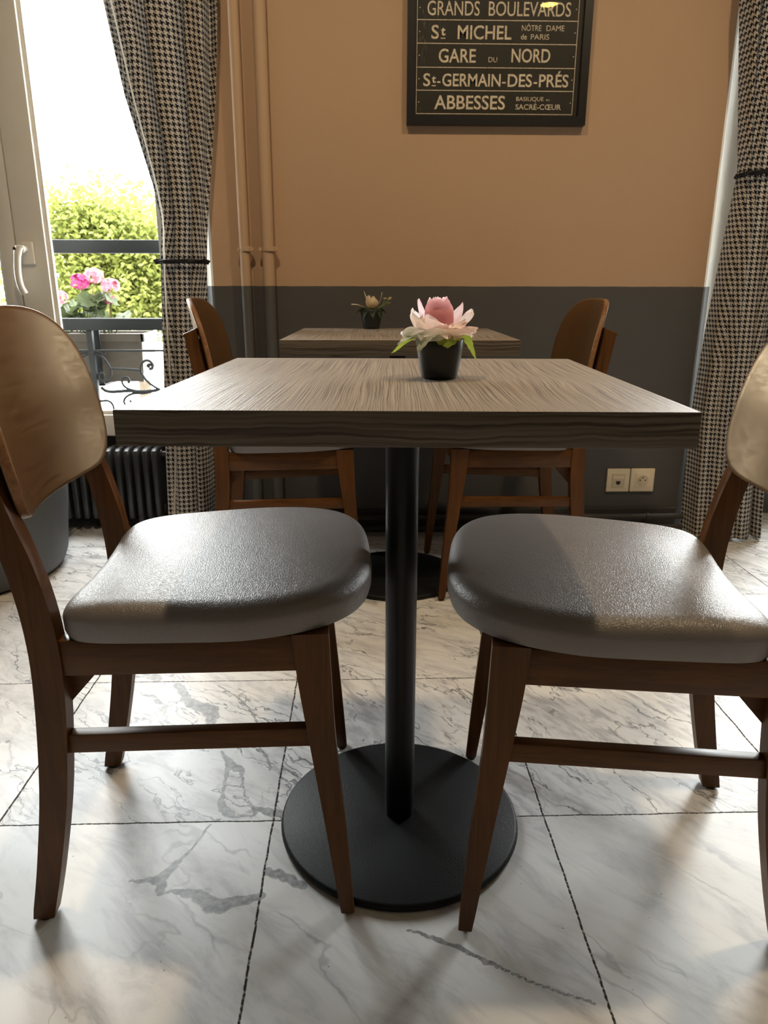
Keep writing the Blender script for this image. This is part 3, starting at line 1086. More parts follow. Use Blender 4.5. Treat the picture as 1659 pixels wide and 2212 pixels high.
# ------------------------------------------------------------------ curtains
def curtain(name, label, prof, zb, zt, folds, amp, y0, phase, uoff, group=None, seed=1):
    """prof: list of (z, xl, xr); cloth hangs in folds and is gathered by the tie"""
    t = thing(name, label, 'curtain', ((prof[0][1] + prof[0][2]) / 2, y0, 0), 0, 'houndstooth curtains')
    ox, oy = t.location.x, t.location.y
    rows, uvs = [], []
    NU, NV = 260, 150
    K = 8 / 0.0165
    rnd = random.Random(seed)
    ph = [rnd.uniform(-0.5, 0.5) for _ in range(6)]
    fold_light = []
    for j in range(NV + 1):
        z = zb + (zt - zb) * j / NV
        _, xl, xr = lerp_tab(prof, z)
        w = xr - xl
        a = amp(z)
        row, uvr = [], []
        pts = []
        for i in range(NU + 1):
            s = i / NU
            wob = 0.05 * math.sin(2 * math.pi * s * 1.3 + ph[0] * 6 + z * 0.7) + 0.03 * math.sin(2 * math.pi * s * 2.7 + ph[1] * 6 - z * 0.9)
            f = math.sin(2 * math.pi * folds * (s + wob * 0.6) + phase)
            f2 = math.sin(2 * math.pi * folds * 1.9 * (s + wob) + ph[2] * 6 + 0.4 * z)
            bul = math.sqrt(max(0.0, 1 - (2 * s - 1) ** 2)) - 0.6
            yy = y0 + a * (0.75 * math.copysign(abs(f) ** 0.8, f) + 0.22 * f2) - 0.045 * bul
            xx = xl + w * s + 0.35 * a * math.cos(2 * math.pi * folds * (s + wob * 0.6) + phase) * min(1, 6 * s * (1 - s))
            pts.append((xx, yy))
        L = [0.0]
        for p, q in zip(pts, pts[1:]):
            L.append(L[-1] + math.hypot(q[0] - p[0], q[1] - p[1]))
        mid = L[NU // 2]
        for i, p in enumerate(pts):
            row.append((p[0] - ox, p[1] - oy, z))
            uvr.append(((L[i] - mid + uoff) * K, z * K))
        rows.append(row)
        uvs.append(uvr)
    bm = bmesh.new()
    uvl = bm.loops.layers.uv.new('UVMap')
    grid_face(bm, rows, uvs, uvl)
    cl = obj('cloth', bm, M_hound, t, angle=180)
    return t, rows, (ox, oy)


def ampL(z):
    d = abs(z - 0.956)
    return 0.012 + 0.032 * min(1.0, d / 0.6) ** 0.8


profL = [(0.012, -0.712, -0.538), (0.34, -0.695, -0.528), (0.76, -0.671, -0.522), (0.956, -0.659, -0.512), (1.08, -0.645, -0.500), (1.182, -0.662, -0.486), (1.44, -0.726, -0.450), (1.68, -0.762, -0.428), (2.45, -0.86, -0.39)]
cL, rowsL, offL = curtain('window_curtain', 'black and cream houndstooth curtain tied back beside the left window', profL, 0.012, 2.45, 3.3, ampL, 2.485, 0.6, 0.0, seed=3)
# light along a fold of the left curtain, added as a pale tube
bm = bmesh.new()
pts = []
fold_light_x = [(0.012, 0.20), (0.34, 0.28), (0.9, 0.16), (1.07, 0.12), (1.44, 0.135), (1.7, 0.10), (2.45, 0.10)]
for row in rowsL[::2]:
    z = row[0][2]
    _, s = lerp_tab(fold_light_x, z)
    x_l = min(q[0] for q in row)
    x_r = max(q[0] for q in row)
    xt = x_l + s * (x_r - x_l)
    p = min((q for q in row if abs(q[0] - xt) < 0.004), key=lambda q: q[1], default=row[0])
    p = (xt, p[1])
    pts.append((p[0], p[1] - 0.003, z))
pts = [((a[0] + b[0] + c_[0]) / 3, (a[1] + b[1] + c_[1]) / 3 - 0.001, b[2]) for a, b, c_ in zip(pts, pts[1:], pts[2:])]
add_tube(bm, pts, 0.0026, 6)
obj('fold_light_strip', bm, M_fold_light, cL)


def ampR(z):
    return 0.014 + 0.028 * min(1.0, abs(z - 1.235) / 0.6)


profR = [(0.012, 1.180, 1.46), (0.45, 1.168, 1.42), (0.76, 1.176, 1.395), (1.05, 1.193, 1.37), (1.235, 1.205, 1.35), (1.45, 1.178, 1.36), (1.70, 1.146, 1.47), (2.45, 1.12, 1.55)]
cR, rowsR, offR = curtain('window_curtain', 'black and cream houndstooth curtain at the right edge, beside the wall sockets', profR, 0.012, 2.45, 5.0, ampR, 2.475, 2.2, 0.3, seed=8)


def tieback(label, rows, off, zc, slope, grp):
    """twisted cord wrapped round the gathered cloth"""
    row = min(rows, key=lambda r: abs(r[0][2] - zc))
    xs = [p[0] + off[0] for p in row]
    ys = [p[1] + off[1] for p in row]
    x0, x1, y0, y1 = min(xs) - 0.004, max(xs) + 0.004, min(ys) - 0.007, max(ys) + 0.007
    cx, cy, rx, ry = (x0 + x1) / 2, (y0 + y1) / 2, (x1 - x0) / 2 + 0.004, (y1 - y0) / 2 + 0.006
    t = thing('curtain_tieback', label, 'curtain tieback', (cx, cy, zc), 0, grp)
    bm = bmesh.new()
    N = 96
    for k in range(3):
        pts = []
        for i in range(N + 1):
            a = 2 * math.pi * i / N
            tw = 2 * math.pi * (i / N * 34 + k / 3)
            e = 2 / 3.0
            px = rx * math.copysign(abs(math.cos(a)) ** e, math.cos(a))
            py = ry * math.copysign(abs(math.sin(a)) ** e, math.sin(a))
            rr = 0.0042
            pts.append((px + rr * math.cos(tw) * math.cos(a), py + rr * math.cos(tw) * math.sin(a), slope * px + rr * math.sin(tw)))
        add_tube(bm, pts, 0.0044, 6, cap=False)
    obj('cord', bm, M_tie, t)
    return t


tieback('black twisted cord tying the left houndstooth curtain, by the window', rowsL, offL, 0.956, 0.0, 'curtain tiebacks')
tieback('black cord tying the houndstooth curtain at the right picture edge', rowsR, offR, 1.228, 0.12, 'curtain tiebacks')

# ------------------------------------------------------------------ pipes, sockets, radiator, planter
def riser(x, r, label):
    t = thing('heating_pipe', label, 'pipe', (x, 2.548, 0), 0, 'vertical heating pipes')
    bm = bmesh.new()
    pts = []
    for i in range(41):
        z = RZ * i / 40
        pts.append((0.003 * math.sin(z * 2.1 + x * 9), 0.0015 * math.sin(z * 3), z))
    add_tube(bm, pts, r, 20, cap=True)
    obj('pipe', bm, M_pipe, t)
    bm = bmesh.new()
    add_lathe(bm, [(r, -0.008), (r + 0.004, -0.007), (r + 0.0045, 0), (r + 0.004, 0.007), (r, 0.008)], 20, (0.002, 0, 0.998))
    for s in (-1, 1):
        add_tube(bm, [(s * (r - 0.002), 0, 0.998), (s * (r + 0.010), 0, 0.998)], 0.006, 10)
        add_tube(bm, [(s * (r + 0.006), -0.004, 0.998), (s * (r + 0.006), -0.009, 0.998)], 0.006, 10)
    add_tube(bm, [(0, r * 0.8, 0.998), (0, 0.032, 0.998)], 0.006, 8)
    obj('pipe_clamp', bm, M_pipe, t)
    return t


riser(-0.388, 0.0165, 'vertical painted heating pipe on the back wall, the one nearer the curtain')
riser(-0.312, 0.0205, 'vertical painted heating pipe on the back wall, the thicker one nearer the picture')


def floor_pipe(z, r, x0, x1, label):
    t = thing('skirting_pipe', label, 'pipe', (x0, 2.535, z), 0, 'horizontal pipes along the skirting')
    bm = bmesh.new()
    add_tube(bm, [(0, 0, 0), ((x1 - x0) * 0.5, 0, 0.002), (x1 - x0, 0, 0.001)], r, 16)
    obj('pipe', bm, M_base, t)
    for xx in (1.05 - x0, 0.35 - x0):
        bm = bmesh.new()
        add_lathe(bm, [(r, -0.006), (r + 0.003, -0.005), (r + 0.003, 0.005), (r, 0.006)], 16, (0, 0, 0))
        bmesh.ops.rotate(bm, verts=bm.verts, cent=(0, 0, 0), matrix=Matrix.Rotation(R(90), 3, 'Y'))
        bmesh.ops.translate(bm, verts=bm.verts, vec=(xx, 0, 0.001))
        add_tube(bm, [(xx, r * 0.5, r * 0.6), (xx, 0.044, r * 0.6)], 0.004, 8)
        obj('pipe_bracket', bm, M_base, t)
    return t


floor_pipe(0.066, 0.0105, -0.48, 1.19, 'upper of the two dark pipes along the foot of the back wall')
floor_pipe(0.025, 0.0105, -0.48, 1.19, 'lower of the two dark pipes along the foot of the back wall')


def socket(kind, x0, x1, z0, z1, label):
    t = thing('wall_socket' if kind == 'power' else 'network_socket', label, 'wall socket', ((x0 + x1) / 2, WY, (z0 + z1) / 2))
    w, h = (x1 - x0) / 2, (z1 - z0) / 2
    obj('face_plate', box_bm(-w, w, -0.010, 0.0, -h, h, bevel=0.004, seg=3), M_socket, t)
    if kind == 'power':
        obj('insert', box_bm(-0.026, 0.026, -0.0125, -0.009, -0.026, 0.026, bevel=0.0012), M_socket, t)
        bm = bmesh.new()
        rings = [(0.0205, -0.0128), (0.0198, -0.0145), (0.0186, -0.0145), (0.0178, -0.0129), (0, -0.0129)]
        add_lathe(bm, rings, 32)
        bmesh.ops.rotate(bm, verts=bm.verts, cent=(0, 0, 0), matrix=Matrix(((1, 0, 0), (0, 0, 1), (0, -1, 0))))
        obj('socket_well', bm, M_socketin, t)
        for xx, zz in ((-0.0095, 0.0), (0.0095, 0.0), (0.0, 0.0095)):
            bm = bmesh.new()
            add_tube(bm, [(xx, -0.0125, zz + 0.001), (xx, -0.0136, zz + 0.001)], 0.0028, 12)
            obj('pin_hole', bm, M_hole, t)
    else:
        obj('insert', box_bm(-0.024, 0.024, -0.0125, -0.009, -0.026, 0.024, bevel=0.0012), M_socketin, t)
        obj('label_strip', box_bm(-0.020, 0.020, -0.0135, -0.012, 0.007, 0.018, bevel=0.0005), M_socket, t)
        bm = box_bm(-0.0085, 0.0075, -0.0134, -0.012, -0.013, -0.002)
        add_box(bm, -0.0045, 0.0035, -0.0134, -0.012, -0.016, -0.013)
        obj('port_hole', bm, M_hole, t, smooth=False)
    return t


socket('data', 0.898, 0.9835, 0.152, 0.240, 'cream network socket, left one of the pair low on the grey wall')
socket('power', 0.9865, 1.076, 0.152, 0.240, 'cream power socket with round well, right one of the pair low on the grey wall')

# radiator below the left window
rt_ = thing('radiator', 'dark column radiator below the left window behind the left chair', 'radiator', (-1.2, 2.66, 0))
pitch = 0.0335
nsec = 27
x_end = -0.752
for k in range(nsec):
    xc = x_end - 0.017 - k * pitch + 1.2
    bm = bmesh.new()
    prof = [(-0.055, 0.050), (-0.060, 0.066), (-0.060, 0.285), (-0.052, 0.306), (-0.036, 0.314), (0.036, 0.314), (0.052, 0.306), (0.060, 0.285), (0.060, 0.066), (0.055, 0.050)]
    fs = add_prism(bm, prof, xc - 0.0115, xc + 0.0115, 'x')
    es = [e for e in bm.edges if abs(e.verts[0].co.x - e.verts[1].co.x) < 1e-6]
    bmesh.ops.bevel(bm, geom=es, offset=0.0085, segments=3, profile=0.5, affect='EDGES')
    obj('radiator_column', bm, M_rad, rt_)
bm = bmesh.new()
for yy, zz in ((0.0, 0.285), (0.0, 0.075)):
    add_tube(bm, [(x_end - nsec * pitch + 1.2, yy, zz), (x_end + 1.2, yy, zz)], 0.017, 14)
obj('header_pipe', bm, M_rad, rt_)
bm = bmesh.new()
add_tube(bm, [(x_end + 1.195, 0, 0.285), (x_end + 1.216, 0, 0.285)], 0.011, 12)
obj('end_plug', bm, M_rad, rt_)
for xx in (x_end + 1.2 - 2.5 * pitch, x_end + 1.2 - 24.5 * pitch):
    bm = bmesh.new()
    add_prism(bm, [(-0.055, 0), (-0.055, 0.055), (0.055, 0.055), (0.055, 0), (0.025, 0), (0.015, 0.03), (-0.015, 0.03), (-0.025, 0)], xx - 0.008, xx + 0.008, 'x')
    obj('foot', bm, M_rad, rt_, smooth=False)

# big planter behind the left chair
pl = thing('planter', 'large round dark grey planter on the floor behind the left chair', 'planter', (-1.275, 2.205, 0))
bm = bmesh.new()
add_lathe(bm, [(0, 0.004), (0.262, 0.004), (0.278, 0.010), (0.292, 0.026), (0.302, 0.055), (0.318, 0.20), (0.336, 0.38), (0.348, 0.50), (0.350, 0.508), (0.343, 0.512), (0.334, 0.506), (0.325, 0.43), (0, 0.43)], 72)
obj('pot', bm, M_planter, pl, angle=50)
bm = bmesh.new()
add_lathe(bm, [(0, 0.452), (0.2, 0.448), (0.324, 0.44), (0.322, 0.431), (0, 0.431)], 48)
obj('soil', bm, M_soil, pl)

# ------------------------------------------------------------------ ceiling downlights (their light is warm)
def mat_lamp(power, col=(1.0, 0.75, 0.46, 1)):
    t = NT('warm_lamp_lens')
    e_ = t.node('ShaderNodeEmission')
    e_.inputs['Color'].default_value = col
    e_.inputs['Strength'].default_value = power
    return t.done(e_.outputs[0])


M_lamp = mat_lamp(LAMP)
M_lamp_dim = mat_lamp(LAMP * 0.11, (1.0, 0.68, 0.15, 1))
M_lampring = mat_plain('white_lamp_ring', (0.8, 0.78, 0.72), 0.4)
for k, (lx, ly) in enumerate(((1.265, -0.50), (-0.30, 1.10), (1.00, 1.10))):
    t = thing('ceiling_light', ['round warm ceiling downlight mirrored in the poster glass', 'round warm ceiling downlight above the left chairs', 'round warm ceiling downlight above the right chairs'][k],
              'ceiling light', (lx, ly, RZ), 0, 'warm ceiling downlights')
    bm = bmesh.new()
    add_lathe(bm, [(0.058, 0), (0.075, 0), (0.074, -0.008), (0.062, -0.012), (0.058, -0.006), (0.058, 0)], 36)
    obj('trim_ring', bm, M_lampring, t)
    bm = bmesh.new()
    add_lathe(bm, [(0, -0.003), (0.057, -0.003)], 32)
    obj('lamp_lens', bm, M_lamp_dim if k == 0 else M_lamp, t)

# ------------------------------------------------------------------ picture with the list of stations
def mat_poster():
    t = NT('worn_black_poster')
    v = t.coord()
    sp = t.node('ShaderNodeSeparateXYZ')
    t.l.new(v, sp.inputs[0])
    n = t.noise(v, 9.0, 3)
    c = t.mix(n.outputs['Fac'], (0.020, 0.018, 0.015), (0.040, 0.036, 0.030))
    vs = t.coord(scale=(260, 260, 28))
    st = t.noise(vs, 1.0, 3, 0.6)
    left = t.maprange(sp.outputs['X'], -0.255, -0.16, 1.0, 0.0)
    hi = t.maprange(sp.outputs['Z'], 0.10, 0.35, 0.1, 1.0)
    f = t.math('MULTIPLY', t.maprange(st.outputs['Fac'], 0.60, 0.68), t.math('MULTIPLY', left, hi))
    c = t.mix(t.math('MULTIPLY', f, 0.7), c, (0.36, 0.33, 0.27))
    return t.done(t.bsdf(c, 0.5, None, 0.3))


def mat_letters():
    t = NT('worn_cream_lettering')
    v = t.coord()
    n = t.noise(v, 420.0, 3, 0.6)
    c = t.mix(t.maprange(n.outputs['Fac'], 0.36, 0.48), (0.34, 0.26, 0.20), (0.86, 0.77, 0.62))
    return t.done(t.bsdf(c, 0.6, None, 0.2))


M_poster = mat_poster()
M_letter = mat_letters()
PX0, PX1, PZ0, PZ1 = 0.142, 0.7135, 1.374, 2.20
pic = thing('framed_poster', 'black framed poster listing Paris station names in cream letters on the tan wall', 'picture', ((PX0 + PX1) / 2, WY, PZ0))
pcx = (PX0 + PX1) / 2


def ploc(x, z):
    return x - pcx, z - PZ0


FWD, FDP = 0.0255, 0.026
bm = bmesh.new()
pw, phh = (PX1 - PX0) / 2, PZ1 - PZ0
add_prism(bm, [(-pw, 0), (pw, 0), (pw - FWD, FWD), (-pw + FWD, FWD)], -FDP, 0, 'y')
add_prism(bm, [(-pw, phh), (-pw + FWD, phh - FWD), (pw - FWD, phh - FWD), (pw, phh)], -FDP, 0, 'y')
add_prism(bm, [(-pw, 0), (-pw + FWD, FWD), (-pw + FWD, phh - FWD), (-pw, phh)], -FDP, 0, 'y')
add_prism(bm, [(pw, 0), (pw, phh), (pw - FWD, phh - FWD), (pw - FWD, FWD)], -FDP, 0, 'y')
obj('frame', bm, M_frame, pic, smooth=False)
poster = obj('poster_sheet', box_bm(-pw + FWD - 0.003, pw - FWD + 0.003, -0.013, -0.006, FWD - 0.003, phh - FWD + 0.003), M_poster, pic, smooth=False)
obj('picture_glass', box_bm(-pw + FWD - 0.002, pw - FWD + 0.002, -0.0185, -0.0165, FWD - 0.002, phh - FWD + 0.002), M_picglass, pic, smooth=False)
LY = -0.0133


def rule(x0, x1, z0, z1, w):
    bm = bmesh.new()
    a, b = ploc(x0, z0), ploc(x1, z1)
    if abs(z1 - z0) < abs(x1 - x0):
        add_box(bm, a[0], b[0], LY - 0.0004, LY + 0.0003, a[1] - w / 2, a[1] + w / 2)
    else:
        add_box(bm, a[0] - w / 2, a[0] + w / 2, LY - 0.0004, LY + 0.0003, a[1], b[1])
    return obj('printed_rule', bm, M_letter, poster, smooth=False)


ROWS = [1.407, 1.473, 1.537, 1.6025, 1.666, 1.730, 1.795, 1.860, 1.925, 1.990, 2.055, 2.120]
for z in ROWS:
    rule(0.172, 0.6715, z, z, 0.0022)
for x in (0.172, 0.6715):
    rule(x, x, ROWS[0], ROWS[-1], 0.0018)
for a, b in zip(ROWS[:6], ROWS[1:6]):
    for x in (0.180, 0.664):
        px, pz = ploc(x, (a + b) / 2)
        bm = bmesh.new()
        add_tube(bm, [(px, LY + 0.0003, pz), (px, LY - 0.0006, pz)], 0.0017, 10)
        obj('printed_screw_head', bm, M_letter, poster)


def text_mesh(s, bold):
    cu = bpy.data.curves.new('lettering', 'FONT')
    cu.body = s
    cu.size = 1.0
    cu.extrude = 0.0
    cu.offset = bold
    cu.resolution_u = 4
    o = bpy.data.objects.new('lettering', cu)
    COL.objects.link(o)
    dg = bpy.context.evaluated_depsgraph_get()
    me = bpy.data.meshes.new_from_object(o.evaluated_get(dg))
    bpy.data.objects.remove(o)
    bpy.data.curves.remove(cu)
    return me


CAP = {}


def caph(bold):
    if bold not in CAP:
        me = text_mesh('H', bold)
        zs = [v.co.y for v in me.vertices]
        CAP[bold] = (min(zs), max(zs))
        bpy.data.meshes.remove(me)
    return CAP[bold]


def letters(s, x0, x1, zb, zt, bold=0.0):
    me = text_mesh(s, bold)
    lo, hi = caph(bold)
    xs = [v.co.x for v in me.vertices]
    a, b = min(xs), max(xs)
    ax, _ = ploc(x0, 0)
    _, az = ploc(0, zb)
    for v in me.vertices:
        px = ax + (v.co.x - a) / (b - a) * (x1 - x0)
        pz = az + (v.co.y - lo) / (hi - lo) * (zt - zb)
        v.co = (px, LY - 0.0003, pz)
    me.materials.clear()
    me.materials.append(M_letter)
    return link('lettering', me, poster)


B = 0.013
letters('GRANDS', 0.203, 0.364, 1.678, 1.716, 0.004)
letters('BOULEVARDS', 0.392, 0.647, 1.678, 1.716, 0.004)
letters('S', 0.2165, 0.2395, 1.6145, 1.652, B)
letters('t', 0.246, 0.260, 1.624, 1.649, 0.03)
rule(0.246, 0.260, 1.6165, 1.6165, 0.0030)
letters('MICHEL', 0.298, 0.466, 1.6145, 1.652, B)
letters('N\u00d4TRE', 0.497, 0.558, 1.639, 1.654, 0.0)
letters('DAME', 0.574, 0.630, 1.639, 1.654, 0.0)
letters('de', 0.4955, 0.514, 1.6155, 1.630, 0.01)
letters('PARIS', 0.5265, 0.584, 1.6155, 1.630, 0.0)
letters('GARE', 0.2405, 0.357, 1.5505, 1.588, B)
letters('DU', 0.397, 0.4245, 1.5525, 1.5665, 0.0)
letters('NORD', 0.469, 0.591, 1.5525, 1.590, B)
letters('S', 0.1935, 0.2155, 1.4845, 1.520, B)
letters('t', 0.2205, 0.2335, 1.4935, 1.516, 0.03)
rule(0.2205, 0.2335, 1.486, 1.486, 0.0030)
letters('-', 0.2375, 0.2475, 1.4845, 1.520, 0.0)
letters('GERMAIN', 0.2535, 0.438, 1.4845, 1.520, B)
letters('-', 0.443, 0.4545, 1.4845, 1.520, 0.0)
letters('DES', 0.4605, 0.5375, 1.4845, 1.520, B)
letters('-', 0.543, 0.5545, 1.4845, 1.520, 0.0)
letters('PR\u00c9S', 0.560, 0.6535, 1.4845, 1.520, B)
letters('ABBESSES', 0.2295, 0.455, 1.420, 1.459, B)
letters('BASILIQUE', 0.4905, 0.578, 1.445, 1.4565, 0.0)
letters('au', 0.5855, 0.597, 1.446, 1.4525, 0.0)
letters('SACR\u00c9-C\u0152UR', 0.489, 0.635, 1.4205, 1.4355, 0.008)

# ------------------------------------------------------------------ flowers on the tables
M_pet_pale = mat_sheet('pale_pink_petal', (0.98, 0.84, 0.81), (0.99, 0.92, 0.90), 0.78, 0.6, 90)
M_pet_white = mat_sheet('white_pink_petal', (0.98, 0.94, 0.93), (0.99, 0.98, 0.975), 0.76, 0.6, 90)
M_pet_pink = mat_sheet('rose_pink_petal', (0.99, 0.64, 0.67), (0.99, 0.74, 0.76), 0.75, 0.55, 70)
M_pet_light = mat_sheet('light_rose_petal', (0.99, 0.76, 0.80), (0.99, 0.86, 0.88), 0.78, 0.55, 70)
M_pet_cream = mat_sheet('cream_petal', (0.80, 0.66, 0.45), (0.88, 0.76, 0.58), 0.35, 0.6, 90)
M_leaf = mat_sheet('cloth_leaf', (0.26, 0.36, 0.05), (0.46, 0.54, 0.08), 0.6, 0.55, 130)
M_leafp = mat_sheet('pale_leaf', (0.42, 0.48, 0.38), (0.56, 0.60, 0.50), 0.25, 0.55, 130)
M_leafd = mat_sheet('dark_leaf', (0.02, 0.04, 0.015), (0.05, 0.08, 0.03), 0.25, 0.5, 130)
M_stem = mat_sheet('green_stem', (0.16, 0.24, 0.06), (0.24, 0.33, 0.10), 0.1, 0.6, 130)
M_bud = mat_sheet('small_blossom', (0.78, 0.68, 0.36), (0.86, 0.80, 0.55), 0.3, 0.6, 130)


def petal_bm(phi, prof, span, ruffle=0.0, seed=0, nu=14, nv=14, tip=0.25, lean=(0, 0)):
    """petal: prof = [(radius, z)...] along its length, span = half width in metres along its length"""
    rnd = random.Random(seed)
    p1, p2, p3 = (rnd.uniform(0, 6.28) for _ in range(3))
    path = catmull([Vector((r, z, 0)) for r, z in prof], 8)
    sp_ = None if isinstance(span, float) else catmull([Vector((w, 0, 0)) for w in span], 8)
    rows = []
    for j in range(nv + 1):
        v = j / nv
        k = v * (len(path) - 1)
        i0 = min(int(k), len(path) - 2)
        fr_ = k - i0
        r, z = path[i0].lerp(path[i0 + 1], fr_)[:2]
        if sp_ is None:
            w = span * min(1.0, 0.22 + 1.5 * v) * math.sqrt(max(0.0, 1 - (max(0.0, v - 0.5) / 0.505) ** 3.4))
        else:
            k = v * (len(sp_) - 1)
            i0 = min(int(k), len(sp_) - 2)
            w = sp_[i0].lerp(sp_[i0 + 1], k - i0).x
        row = []
        for i in range(nu + 1):
            u = 2 * i / nu - 1
            rr = r + ruffle * v * v * (math.sin(u * 4.2 + p1) + 0.6 * math.sin(u * 8.5 + p2)) * 0.6
            zz = z - tip * abs(u) ** 2.6 * v * w * 0.9 + ruffle * v * v * (math.sin(u * 5.1 + p3) + 0.5 * math.sin(u * 10 + p2 + v * 3))
            Rc = max(0.014, r)
            ang = phi + u * w / Rc
            if r < 0.014:
                ang = phi + u * w / 0.014
            rq = max(0.0005, rr)
            row.append((rq * math.cos(ang) + lean[0] * v * v, rq * math.sin(ang) + lean[1] * v * v, zz))
        rows.append(row)
    bm = bmesh.new()
    grid_face(bm, rows)
    return bm


def leaf_bm(base, direction, length, width, droop, fold=0.25, teeth=9, twist=0.0, n=22):
    """serrated leaf blade"""
    d = Vector(direction)
    d.z = 0
    d.normalize()
    side = Vector((-d.y, d.x, 0))
    rows = []
    for j in range(n + 1):
        v = j / n
        w = width * (math.sin(math.pi * min(1, 0.06 + v * 0.94) ** 0.75)) * (1 + 0.16 * (2 * ((v * teeth) % 1) - 1) * (1 if v < 0.97 else 0))
        c = Vector(base) + d * (length * v) + Vector((0, 0, droop[0] * v + droop[1] * v * v))
        sd = (side * math.cos(twist * v) + Vector((0, 0, math.sin(twist * v))))
        row = []
        for i in range(7):
            u = i / 3 - 1
            row.append(c + sd * (w * u) + Vector((0, 0, fold * abs(u) * w + 0.0012 * math.sin(9 * v + 3 * u))))
        rows.append(row)
    bm = bmesh.new()
    grid_face(bm, rows)
    return bm


def flower_pot(name, label, loc, rb, rt2_, h):
    t = thing(name, label, 'potted flower', loc, 0, 'flower pots on the tables')
    bm = bmesh.new()
    add_lathe(bm, [(0, 0.0), (rb - 0.003, 0.0), (rb - 0.0005, 0.0015), (rb + 0.001, 0.005), (rb + (rt2_ - rb) * 0.45, h * 0.40), (rb + (rt2_ - rb) * 0.82, h * 0.75), (rt2_, h - 0.001), (rt2_ - 0.0008, h), (rt2_ - 0.0020, h - 0.001), (rt2_ - 0.004, h * 0.72), (0, h * 0.72)], 56)
    obj('pot', bm, M_pot, t, angle=50)
    bm = bmesh.new()
    add_lathe(bm, [(0, h * 0.86), (rt2_ * 0.6, h * 0.84), (rt2_ - 0.0045, h * 0.80), (rt2_ - 0.0055, h * 0.73), (0, h * 0.73)], 40)
    obj('filler', bm, M_soil, t)
    return t


PZ = 0.75
fp = flower_pot('potted_rose', 'small dark pot with an artificial pink rose on the front table', (0.1055, 1.020, PZ), 0.0245, 0.0335, 0.0545)
bm = bmesh.new()
add_tube(bm, [(0, 0, 0.040), (-0.001, 0, 0.066)], 0.0035, 8)
obj('stem', bm, M_stem, fp)
ros = bpy.data.objects.new('rose_head', None)
COL.objects.link(ros)
ros.parent = fp
ros.location = (-0.002, 0, 0)
D = math.radians
# heart of the rose: upright overlapping cup petals
for k, (ph_, rr, zt_, mt, wid) in enumerate((
        (100, 0.0125, 0.1085, M_pet_light, 0.024), (220, 0.012, 0.108, M_pet_light, 0.024), (340, 0.012, 0.109, M_pet_light, 0.024),
        (60, 0.0165, 0.108, M_pet_light, 0.030), (170, 0.0165, 0.107, M_pet_light, 0.028), (300, 0.0155, 0.1065, M_pet_light, 0.026),
        (262, 0.0195, 0.0955, M_pet_pink, 0.033), (20, 0.0195, 0.100, M_pet_light, 0.026), (140, 0.0195, 0.102, M_pet_light, 0.026))):
    obj('petal', petal_bm(D(ph_), [(0.004, 0.056), (rr * 0.8, 0.062), (rr, 0.078), (rr * 1.0, zt_ - 0.008), (rr * 0.80, zt_)], float(wid), 0.0012, k, tip=0.22), mt, ros)
# small upright petal at the left, leaning one at the right
obj('petal', petal_bm(D(152), [(0.008, 0.060), (0.022, 0.070), (0.027, 0.086), (0.0315, 0.105)], 0.0125, 0.0014, 21, tip=0.1), M_pet_light, ros)
obj('petal', petal_bm(D(40), [(0.008, 0.058), (0.022, 0.066), (0.033, 0.082), (0.0465, 0.1005)], [0.006, 0.015, 0.018, 0.015, 0.010, 0.001], 0.0012, 22, tip=0.1), M_pet_light, ros)
obj('petal', petal_bm(D(24), [(0.008, 0.058), (0.025, 0.066), (0.040, 0.077), (0.0515, 0.090)], 0.019, 0.0026, 23, tip=0.1), M_pet_pale, ros)
# middle ring
for k, (ph_, rmax, zt_, wid, mt) in enumerate(((232, 0.033, 0.0855, 0.036, M_pet_pale), (292, 0.034, 0.0735, 0.032, M_pet_pale), (196, 0.039, 0.0885, 0.026, M_pet_white), (150, 0.040, 0.091, 0.028, M_pet_white), (95, 0.036, 0.085, 0.028, M_pet_white), (335, 0.040, 0.079, 0.026, M_pet_pale))):
    obj('petal', petal_bm(D(ph_), [(0.006, 0.057), (0.020, 0.060), (rmax * 0.8, 0.068), (rmax, zt_)], float(wid), 0.0026, 40 + k, tip=0.2), mt, ros)
# lower, spreading ring
for k, (ph_, rmax, zt_, wid, mt) in enumerate(((194, 0.0525, 0.0605, 0.028, M_pet_white), (236, 0.046, 0.0575, 0.034, M_pet_white), (286, 0.042, 0.0575, 0.030, M_pet_pale), (325, 0.050, 0.0600, 0.034, M_pet_pale), (357, 0.052, 0.067, 0.028, M_pet_pale), (60, 0.048, 0.066, 0.024, M_pet_white), (120, 0.048, 0.066, 0.024, M_pet_white))):
    obj('petal', petal_bm(D(ph_), [(0.006, 0.056), (0.022, 0.0605), (rmax * 0.75, 0.0695), (rmax, zt_)], float(wid), 0.0030, 60 + k, tip=0.25), mt, ros)
# leaves
obj('leaf', leaf_bm((-0.018, -0.006, 0.057), (-1, -0.10, 0), 0.050, 0.017, (0.000, -0.022), 0.15, 9, 0.75), M_leaf, fp)
obj('leaf', leaf_bm((-0.016, -0.014, 0.0585), (-1, -0.42, 0), 0.048, 0.013, (0.004, -0.014), 0.5, 8, -0.3), M_leafp, fp)
obj('leaf', leaf_bm((-0.012, -0.022, 0.0585), (-0.75, -0.75, 0), 0.030, 0.019, (0.010, -0.030), 0.2, 7, 0.0), M_leafp, fp)
obj('leaf', leaf_bm((0.004, -0.022, 0.0590), (0.05, -1, 0), 0.024, 0.024, (0.012, -0.026), -0.15, 6, 0.0), M_leaf, fp)
obj('leaf', leaf_bm((0.020, 0.006, 0.057), (1, 0.15, 0), 0.034, 0.018, (0.012, -0.046), 0.2, 8, -0.6), M_leaf, fp)
